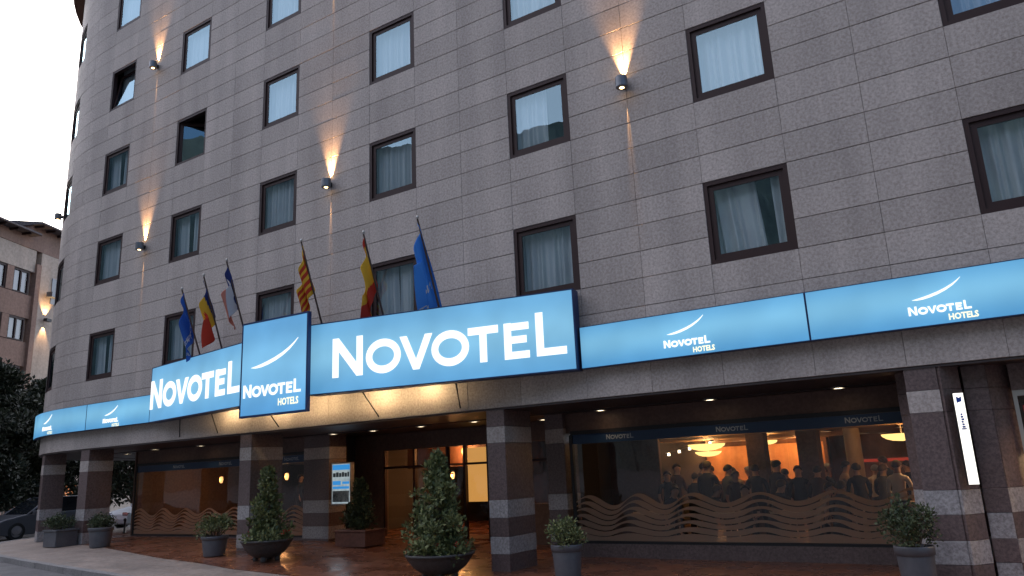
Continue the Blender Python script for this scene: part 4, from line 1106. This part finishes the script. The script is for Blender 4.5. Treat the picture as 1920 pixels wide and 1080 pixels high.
for i, (x, y) in enumerate(((-14.2, 5.6), (-12.6, 6.6), (-10.4, 5.8))):
    downlight(x, y, 'round light in the lobby ceiling behind the entrance glass, ' + ('left', 'middle', 'right')[i], 22, 2.87)
# pale column with light grazing down it
t = thing('lit_column', 'pale column washed by warm light near the right end of the restaurant', 'column', (-3.0, 6.3, 0))
q = MB(); q.lathe([(.17, 0), (.17, 2.9)], seg=24); q.build('shaft', grained('cream_plaster', (.55, .42, .28), (.62, .48, .33), 4, .7, 0), t, smooth=True)
lamp('SPOT', t, (-.05, -.42, 2.85), 30, (1, .62, .28), .05, math.radians(60), .5, to=(0, -.1, 0)); lamp('SPOT', t, (.40, -.25, 2.85), 20, (1, .62, .28), .05, math.radians(50), .5, to=(.1, 0, 0))
t = thing('square_column', 'dark square column between the bowl lamps in the restaurant', 'column', (-5.0, 5.9, 0))
MB().box(-.2, .2, -.2, .2, 0, 2.9).build('shaft', M['brown_wall'], t)
t = thing('square_column', 'dark square column left of the pale lit column in the restaurant', 'column', (-3.85, 5.9, 0))
MB().box(-.22, .22, -.2, .2, 0, 2.9).build('shaft', M['brown_wall'], t)
# bar with red front at the right, buffet tables with bottles
t = thing('buffet_counter', 'long counter with a red lit shelf behind the guests at the right', 'counter', (-3.1, 7.6, 0))
q = MB(); q.box(-.6, 2.0, -.3, .3, 0, 1.05); q.build('base', M['panel_wood'], t); MB().box(-.65, 2.05, -.36, .36, 1.05, 1.1).build('top', M['brown_wall'], t)
MB().box(-.2, 1.4, -.02, .02, 1.58, 1.65).build('shelf_light', emis('red_glow', (.75, .07, .03), .35), t)
MB().box(-8.37, -7.08, 5.0, 5.12, 0, 2.335).build('screen_wall', M['brown_wall'], hotel)
t = thing('lit_alcove', 'orange lit alcove wall at the back of the restaurant behind the left crowd', 'alcove', (-9.3, 12.1, 0))
q = MB(); q.box(.9, 4.6, 0, .1, 1.15, 2.2); q.build('back_panel', grained('orange_plaster', (.50, .22, .08), (.62, .30, .12), 2, .7, 0, stain=.4), t)
q = MB(); q.box(.8, .9, -.3, .1, .9, 2.3); q.box(4.6, 4.7, -.3, .1, .9, 2.3); q.box(.9, 4.6, -.3, .1, 1.05, 1.15); q.build('frame', M['panel_wood'], t)
for xx in (1.4, 2.7, 4.0): lamp('POINT', t, (xx, -.6, 2.1), 26, (1, .52, .2), .06)
t = thing('buffet_table', 'round buffet table with a white cloth beside the waiter', 'table', (-1.5, 4.7, 0))
q = MB(); q.lathe([(0, .0), (.3, 0), (.33, .7), (.42, .84), (0, .86)], seg=24); q.build('cloth', CL[3], t); lamp('POINT', t, (0, 0, 1.45), 6, (1, .55, .3), .05)
for i, (x, y) in enumerate(((-6.9, 3.9), (-5.2, 3.7), (-3.9, 3.8))):
    t = thing('dining_table', 'small round dining table behind the waves, ' + ('left', 'middle', 'right')[i] + ' one', 'table', (x, y, 0), 0, 'dining tables behind the glass')
    q = MB(); q.lathe([(0, .70), (.42, .70), (.42, .74), (0, .74)], seg=28); q.build('table_top', CL[3], t)
    q = MB(); q.lathe([(.22, 0), (.2, .02), (.03, .06), (.03, .70)], seg=16); q.build('leg', M['dark_metal'], t)
# lobby lamps, seen through the entrance
def wall_glow(x, y, z, label, e, col=(1, .45, .16), s=3.0):
    t = thing('wall_sconce', label, 'wall lamp', (x, y, z), 0, 'small lamps inside the entrance')
    q = MB(); q.lathe([(0, -.11), (.04, -.10), (.065, .0), (.05, .10), (0, .11)], seg=14); q.build('shade', emis('orange_shade', col, s), t, smooth=True)
    q = MB(); q.box(-.015, .015, 0, .14, -.02, .02); q.build('arm', M['dark_metal'], t)
    lamp('POINT', t, (0, -.12, 0), e, col, .07)
wall_glow(-9.0, 4.6, 1.95, 'orange glowing lamp seen in the gap right of the striped pillar, upper', 10)
wall_glow(-8.9, 4.6, 1.35, 'orange glowing lamp seen in the gap right of the striped pillar, lower', 10)
wall_glow(-13.2, 5.5, 2.35, 'warm lamp on the panelled wall behind the entrance glass', 60)
wall_glow(-14.7, 6.9, 1.7, 'warm lamp deep in the lobby, left', 60)
wall_glow(-19.6, 4.6, 1.9, 'orange lamp in the left shop window near the middle', 14, s=2.5)
wall_glow(-18.0, 4.4, 1.8, 'orange lamp in the left shop window near its right end', 18, s=2.5)
wall_glow(-22.9, 4.6, 1.9, 'orange lamp at the left end of the left shop window', 16, s=2)
t = thing('indoor_tree', 'small indoor tree with lit leaves behind the left shop window', 'plant', (-17.6, 4.3, .262))
q = MB(); q.tube([(0, 0, 0), (.02, 0, .6), (-.02, .02, 1.25)], [.035, .03, .02], 8); q.build('trunk', m_bark, t)
r_ = random.Random(5); mb = MB()
for _ in range(16): leaves(mb, (r_.uniform(-.3, .3), r_.uniform(-.3, .3), 1.2 + r_.uniform(0, .6)), 40, .13, .07, r_)
mb.build('foliage', leaf_mat('indoor_leaves', (.10, .09, .03), (.25, .16, .05)), t)

# ------------------------------------------------------------------ building across the side street
AX, AY, AD = -48.7, 7.5, math.radians(117)
lb = thing('corner_building', 'beige rendered building with brown bands and hipped roof across the side street', 'building', (AX, AY, 0), AD)
m_beige = grained('beige_render', (.42, .33, .27), (.54, .43, .35), 6, .85, .1)
m_band = grained('brown_render', (.25, .15, .115), (.33, .205, .155), 6, .85, .1)
m_tile = grained('slate_roof', (.05, .045, .05), (.12, .105, .11), 8, .7, .4, fine=16)
m_lpane = glass('far_pane', 1.6, (.8, .82, .82))
m_farcurt = mat('far_curtain', (.35, .34, .36), .9)
# local frame: +x along the front (away from the camera), +y into the building is -normal; the front faces local -y ... i.e. towards the hotel
MB().box(-16, 3.02, .35, 14, -.2, 16.7).build('wall', m_beige, lb)
MB().box(3.42, 22, .0, 14, -.2, 16.72).build('wall', m_beige, lb)
for z0, z1 in ((6.3, 7.78), (9.34, 10.83), (12.32, 13.78)):
    MB().box(-16, 3.02, .12, .36, z0, z1).build('band', m_band, lb)
MB().box(-16, 2.4, .03, 13, 16.75, 17.5).build('upper_band', m_band, lb)
MB().box(2.4, 22, .03, 13.1, 16.75, 18.28).build('upper_band', m_band, lb)
MB().box(-16, 3.02, .08, .36, 15.32, 16.74).build('parapet', m_beige, lb)
MB().box(3.02, 3.42, -.06, .36, -.2, 15.88).build('pilaster', m_band, lb)
q = MB()
# low slate roof over the near wing: eave lower than the gable beside it
q.prism([(-.62, 17.52), (-.62, 17.66), (1.9, 18.62), (6, 18.9), (13, 17.6), (13, 17.5)], -16.5, 2.45, lambda u, d, v: (d, u, v)); rf = q.build('roof', m_tile, lb)
q = MB(); q.prism([(-.70, 18.28), (-.70, 18.42), (6, 19.3), (13.2, 18.42), (13.2, 18.28)], 2.3, 22.5, lambda u, d, v: (d, u, v)); q.build('roof', m_tile, lb)
for k in range(36):
    x = -15.8 + k * 1.02; zz = 17.5 if x < 2.3 else 18.26
    q = MB(); q.box(x, x + .10, -.56, .06, zz - .12, zz - .002); q.build('rafter', M['brown_metal'], rf)
q = MB(); q.tube([(-16, -.70, 17.50), (2.3, -.70, 17.50)], .06, 8); q.tube([(2.3, -.78, 18.26), (22, -.78, 18.26)], .06, 8); q.build('gutter', M['brown_metal'], rf)
for z0, z1 in ((13.82, 15.30), (10.87, 12.30), (7.82, 9.32)):
    for j in range(8):
        xb = 2.72 - j * 1.9; xa = xb - 1.36
        w = bpy.data.objects.new('window', None); COL.objects.link(w); w.parent = lb; w.location = (xa, .2, z0)
        ww, hh = xb - xa, z1 - z0
        q = MB(); q.box(0, ww, -.05, .14, 0, .07); q.box(0, ww, -.05, .14, hh - .12, hh)
        for x_ in (0, ww / 2 - .06, ww - .11): q.box(x_, x_ + .11, -.045, .135, .07, hh - .12)
        q.build('frame', M['brown_metal'], w)
        MB().box(.01, ww - .01, .13, .148, .01, hh - .01).build('back', M['room'], w)
        MB().box(-.54, -.002, -.10, .14, 0, hh).build('pier', m_band, w)
        for c_ in (0, 1):
            a_, b_ = .11 + c_ * (ww / 2 - .06), ww / 2 - .06 + c_ * (ww / 2 - .05)
            q = MB(); q.quad((a_, .02, .07), (b_, .02, .07), (b_, .02, hh - .12), (a_, .02, hh - .12)); q.build('pane', m_lpane, w)
            q = MB(); q.box(a_ + (.12 if c_ == 0 else .02), b_ - (.02 if c_ == 0 else .12), .06, .08, .07, hh - .14); q.build('curtain', m_farcurt, w)
# narrow window and camera bracket on the far part
q = MB(); q.box(4.5, 5.2, -.05, .05, 13.6, 15.3); q.build('window', M['grey_metal'], lb)
t = thing('wall_lamp', 'small wall lamp glowing on the beige building across the side street', 'wall lamp', (AX + 4.15 * math.cos(AD) + .22 * math.sin(AD), AY + 4.15 * math.sin(AD) - .22 * math.cos(AD), 12.45), AD)
q = MB(); q.box(-.22, .22, -.16, .08, -.10, .08); q.box(-.04, .04, .08, .23, -.04, .04); q.build('housing', M['dark_metal'], t)
lamp('SPOT', t, (0, .0, .16), 330, (1, .62, .28), .03, math.radians(75), .6, to=(0, .22, 1.2)); lamp('SPOT', t, (0, .0, -.16), 260, (1, .62, .28), .03, math.radians(60), .6, to=(0, .22, -1.6))
t = thing('security_camera', 'small grey camera box on the beige pilaster above the glowing lamp', 'camera', (AX + 4.3 * math.cos(AD) + .35 * math.sin(AD), AY + 4.3 * math.sin(AD) - .35 * math.cos(AD), 14.1), AD)
q = MB(); q.box(-.35, .35, -.2, .2, -.16, .16); q.box(-.05, .05, .2, .36, -.04, .04); q.build('housing', M['grey_metal'], t)
# lit shop openings at its foot
m_glow = emis('warm_shop_light', (1, .36, .11), .8, (.55, .14, .03), (1.3, 1, 1.1))
for (xa, xb, z0, z1) in ((4.6, 5.9, -.0, 1.9), (-.6, .5, -.1, 1.9), (7.5, 8.6, 0, 2.2)):
    f = bpy.data.objects.new('lit_shop_window', None); COL.objects.link(f); f.parent = lb; f.location = (xa, 0, z0)
    MB().box(0, xb - xa, -.02 - .02, -.02, 0, z1 - z0).build('lit_pane', m_glow, f)
    q = MB(); q.box(-.08, 0, -.1, .02, 0, z1 - z0); q.box(xb - xa, xb - xa + .08, -.1, .02, 0, z1 - z0); q.box(-.08, xb - xa + .08, -.1, .02, z1 - z0, z1 - z0 + .1); q.box((xb - xa) * .45, (xb - xa) * .45 + .12, -.07, -.041, 0, z1 - z0); q.build('frame', M['brown_metal'], f)
MB().box(-16, 22, -.05, .34, -.2, 3.4).build('base_wall', M['room'], lb) if False else None
for i, (tt, z) in enumerate(((4.9, 1.55), (3.2, .35), (2.0, .35), (5.6, 1.1), (4.3, 2.2), (1.2, 2.6))):
    a = 1.0
    x = AX + tt * math.cos(AD) + a * math.sin(AD); y = AY + tt * math.sin(AD) - a * math.cos(AD)
    t = thing('globe_lamp', 'small glowing globe lamp at the foot of the beige building, ' + ('beside the orange window', 'low by the parked cars', 'lowest at the left edge', 'right of the orange window', 'above the orange window', 'half hidden by the tree')[i], 'lamp', (x, y, z + .3), 0, 'globe lamps along the side street')
    q = MB(); q.lathe([(0, -.12), (.08, -.09), (.12, 0), (.08, .09), (0, .12)], seg=14); q.build('globe', emis('globe_glow', (1, .55, .2), 5), t, smooth=True)
    q = MB(); q.tube([(0, 0, -.11), (0, 0, -(z + .3))], .02, 6); q.build('post', M['dark_metal'], t)

# ------------------------------------------------------------------ trees on the side street
def tree(x, y, h, rad, label, seed, n=90):
    z = G(x, y) - .13; t = thing('street_tree', label, 'tree', (x, y, z), 0, 'dark trees on the side street'); r = random.Random(seed)
    tr_ = MB(); tr_.tube([(0, 0, -.1), (.04, .02, h * .22), (-.03, .05, h * .45), (.05, 0, h * .75)], [.17, .14, .11, .05], 10)
    mb = MB()
    for i in range(n):
        a = r.uniform(0, 2 * PI); k = r.random(); zz = h * (.2 + .76 * k); rr = rad * (math.sin(PI * min(1, .18 + .82 * k)) ** .6) * r.uniform(.3, 1.05)
        p = Vector((rr * math.cos(a), rr * math.sin(a), zz))
        if i % 2 == 0: tr_.tube([(0, 0, max(.8, zz - rr * .7)), tuple(p * .6 + Vector((0, 0, zz * .36))), tuple(p)], [.045, .025, .01], 5, False)
        leaves(mb, p, 120, .60 * r.uniform(.6, 1.15), .20, r, .8, .1)
    mb.build('crown', m_leaf3, t); tr_.build('trunk', m_bark, t)
tree(-35.0, 2.0, 7.0, 2.6, 'dark leafy street tree at the left edge before the beige building', 41, 200)
tree(-37.2, 5.4, 6.6, 2.3, 'dark leafy street tree behind the left one, nearer the hotel corner', 42, 170)
tree(-38.6, 10.9, 6.2, 2.1, 'dark street tree added to darken the gap beside the left shop window', 43, 120)  # last tree is added to hide the bright wall in the gap

# ------------------------------------------------------------------ parked cars
m_tyre = mat('tyre_rubber', (.015, .015, .015), .9); m_carglass = mat('car_glass', (.01, .012, .015), .05, spec=.9); m_rim = mat('wheel_rim', (.3, .3, .32), .35, .8)
m_hl = mat('headlight_glass', (.5, .5, .5), .15, .6); m_tl = mat('tail_light', (.35, .01, .01), .3, emit=(1, .05, .02), es=.5)
def car(x, y, rz, paint, label, L_=4.1, W_=1.72, H_=1.45):
    t = thing('parked_car', label, 'car', (x, y, G(x, y) - .13), rz, 'cars parked on the side street')
    # side outline (x forward), lower body then cabin, both pulled in towards the top
    hl = L_ / 2
    low = [(-hl, .32), (-hl + .05, .22), (-hl + .45, .18), (hl - .45, .18), (hl - .04, .25), (hl, .42), (hl - .06, .62), (hl - .35, .74), (hl - 1.05, .88), (-.9, .93), (-hl + .25, .93), (-hl + .04, .80)]
    cab = [(hl - 1.15, .86), (hl - 1.75, H_ - .10), (hl - 2.1, H_), (-hl + 1.0, H_), (-hl + .55, H_ - .08), (-hl + .16, .92)]
    def shell(poly, w0, w1, zlo, zhi):
        q = MB(); n = len(poly); vs = []
        for sgn, ins in ((-1, 1), (-1, .93), (1, .93), (1, 1)):
            for (u, v) in poly:
                k = (v - zlo) / (zhi - zlo); w = (w0 + (w1 - w0) * max(0, k)) / 2
                c_ = ins; vs.append((u * (1 if c_ < 1 else .975), sgn * w * (1 if c_ == 1 else 1) * (1 if c_ == 1 else .96), v))
        # profile rows: outer left, inner ..., outer right
        order = [0, 1, 2, 3]
        rowsx = []
        ws = (-1, -.96, .96, 1)
        vs = []
        for a in ws:
            for (u, v) in poly:
                k = max(0, (v - zlo) / (zhi - zlo)); w = (w0 + (w1 - w0) * k) / 2
                sh = 1 if abs(a) < 1 else .965
                vs.append((u * sh, a * w, zlo + (v - zlo) * (1 if abs(a) < 1 else .97) if v > zlo else v))
        fs = []
        for rw in range(3):
            for i in range(n):
                j_ = (i + 1) % n; fs.append((rw * n + i, rw * n + j_, (rw + 1) * n + j_, (rw + 1) * n + i)[::-1])
        fs.append(tuple(range(n))[::-1] if False else tuple(range(n))); fs.append(tuple(range(3 * n, 4 * n))[::-1])
        return q.add(vs, fs)
    body = shell(low, W_, W_ * .96, .18, .95).build('body', paint, t, bevel=.03)
    shell(cab, W_ * .93, W_ * .72, .86, H_).build('cabin', m_carglass, t, bevel=.03)
    q = MB(); q.box(-hl + .95, hl - 2.05, -W_ * .355, W_ * .355, H_ - .03, H_ + .012)
    for sgn in (-1, 1):
        for (a, b) in (((hl - 1.15, .87), (hl - 2.0, H_ - .01)), ((-.1, .9), (-.12, H_ - .02)), ((-hl + .2, .92), (-hl + .85, H_ - .02))):
            q.tube([(a[0], sgn * W_ * .46, a[1]), (b[0], sgn * W_ * .362, b[1])], .035, 6)
    q.build('roof', paint, t, bevel=.02)
    for sx in (-1, 1):
        for sgn in (-1, 1):
            w_ = bpy.data.objects.new('wheel', None); COL.objects.link(w_); w_.parent = t; w_.location = (sx * L_ * .305, sgn * (W_ / 2 - .10), .31)
            w_.rotation_euler = (PI / 2, 0, 0)
            q = MB(); q.lathe([(.2, -.11), (.29, -.11), (.31, -.08), (.31, .08), (.29, .11), (.2, .11)], seg=24); q.build('tyre', m_tyre, w_)
            q = MB(); q.lathe([(0, -.10), (.05, -.105), (.2, -.09), (.205, .09), (.05, .105), (0, .10)], seg=20); q.build('rim', m_rim, w_)
    for sgn in (-1, 1):
        q = MB(); q.box(hl - .16, hl - .02, sgn * W_ * .36 - .17, sgn * W_ * .36 + .17, .56, .70); q.build('headlight', m_hl, t, bevel=.03)
        q = MB(); q.box(-hl + .005, -hl + .12, sgn * W_ * .38 - .11, sgn * W_ * .38 + .11, .60, .84); q.build('tail_light', m_tl, t, bevel=.02)
        q = MB(); q.box(hl - 1.45, hl - 1.30, sgn * (W_ * .5 + .06) - .09, sgn * (W_ * .5 + .06) + .09, .88, 1.0); q.build('mirror', paint, t, bevel=.02)
    q = MB(); q.box(hl - .012, hl + .012, -.26, .26, .34, .45); q.box(-hl - .012, -hl + .012, -.26, .26, .42, .53); q.build('number_plate', mat('plate_white', (.6, .6, .6), .5), t)
    return t
m_cw = mat('white_car_paint', (.72, .76, .80), .25, spec=.7); m_cd = mat('black_car_paint', (.02, .022, .028), .2, spec=.7); m_cs = mat('silver_car_paint', (.10, .105, .12), .3, .4)
car(-31.5, 7.9, math.radians(-88), m_cw, 'white parked car seen through the gap left of the shop window')
car(-31.4, 2.9, math.radians(-86), m_cs, 'dark silver parked car behind the square planter')
car(-31.3, -2.0, math.radians(-80), m_cd, 'black parked car at the left edge below the tree')
car(-35.2, 1.2, math.radians(95), m_cd, 'second black car behind, farther across the side street')
# bollard at the edge of the side street
t = thing('bollard', 'short black bollard standing before the white car', 'bollard', (-26.5, 3.4, .25))
q = MB(); q.lathe([(.05, 0), (.05, .04), (.035, .06), (.035, .40), (.05, .42), (.05, .48), (0, .51)], seg=14); q.build('post', M['dark_metal'], t, smooth=True)
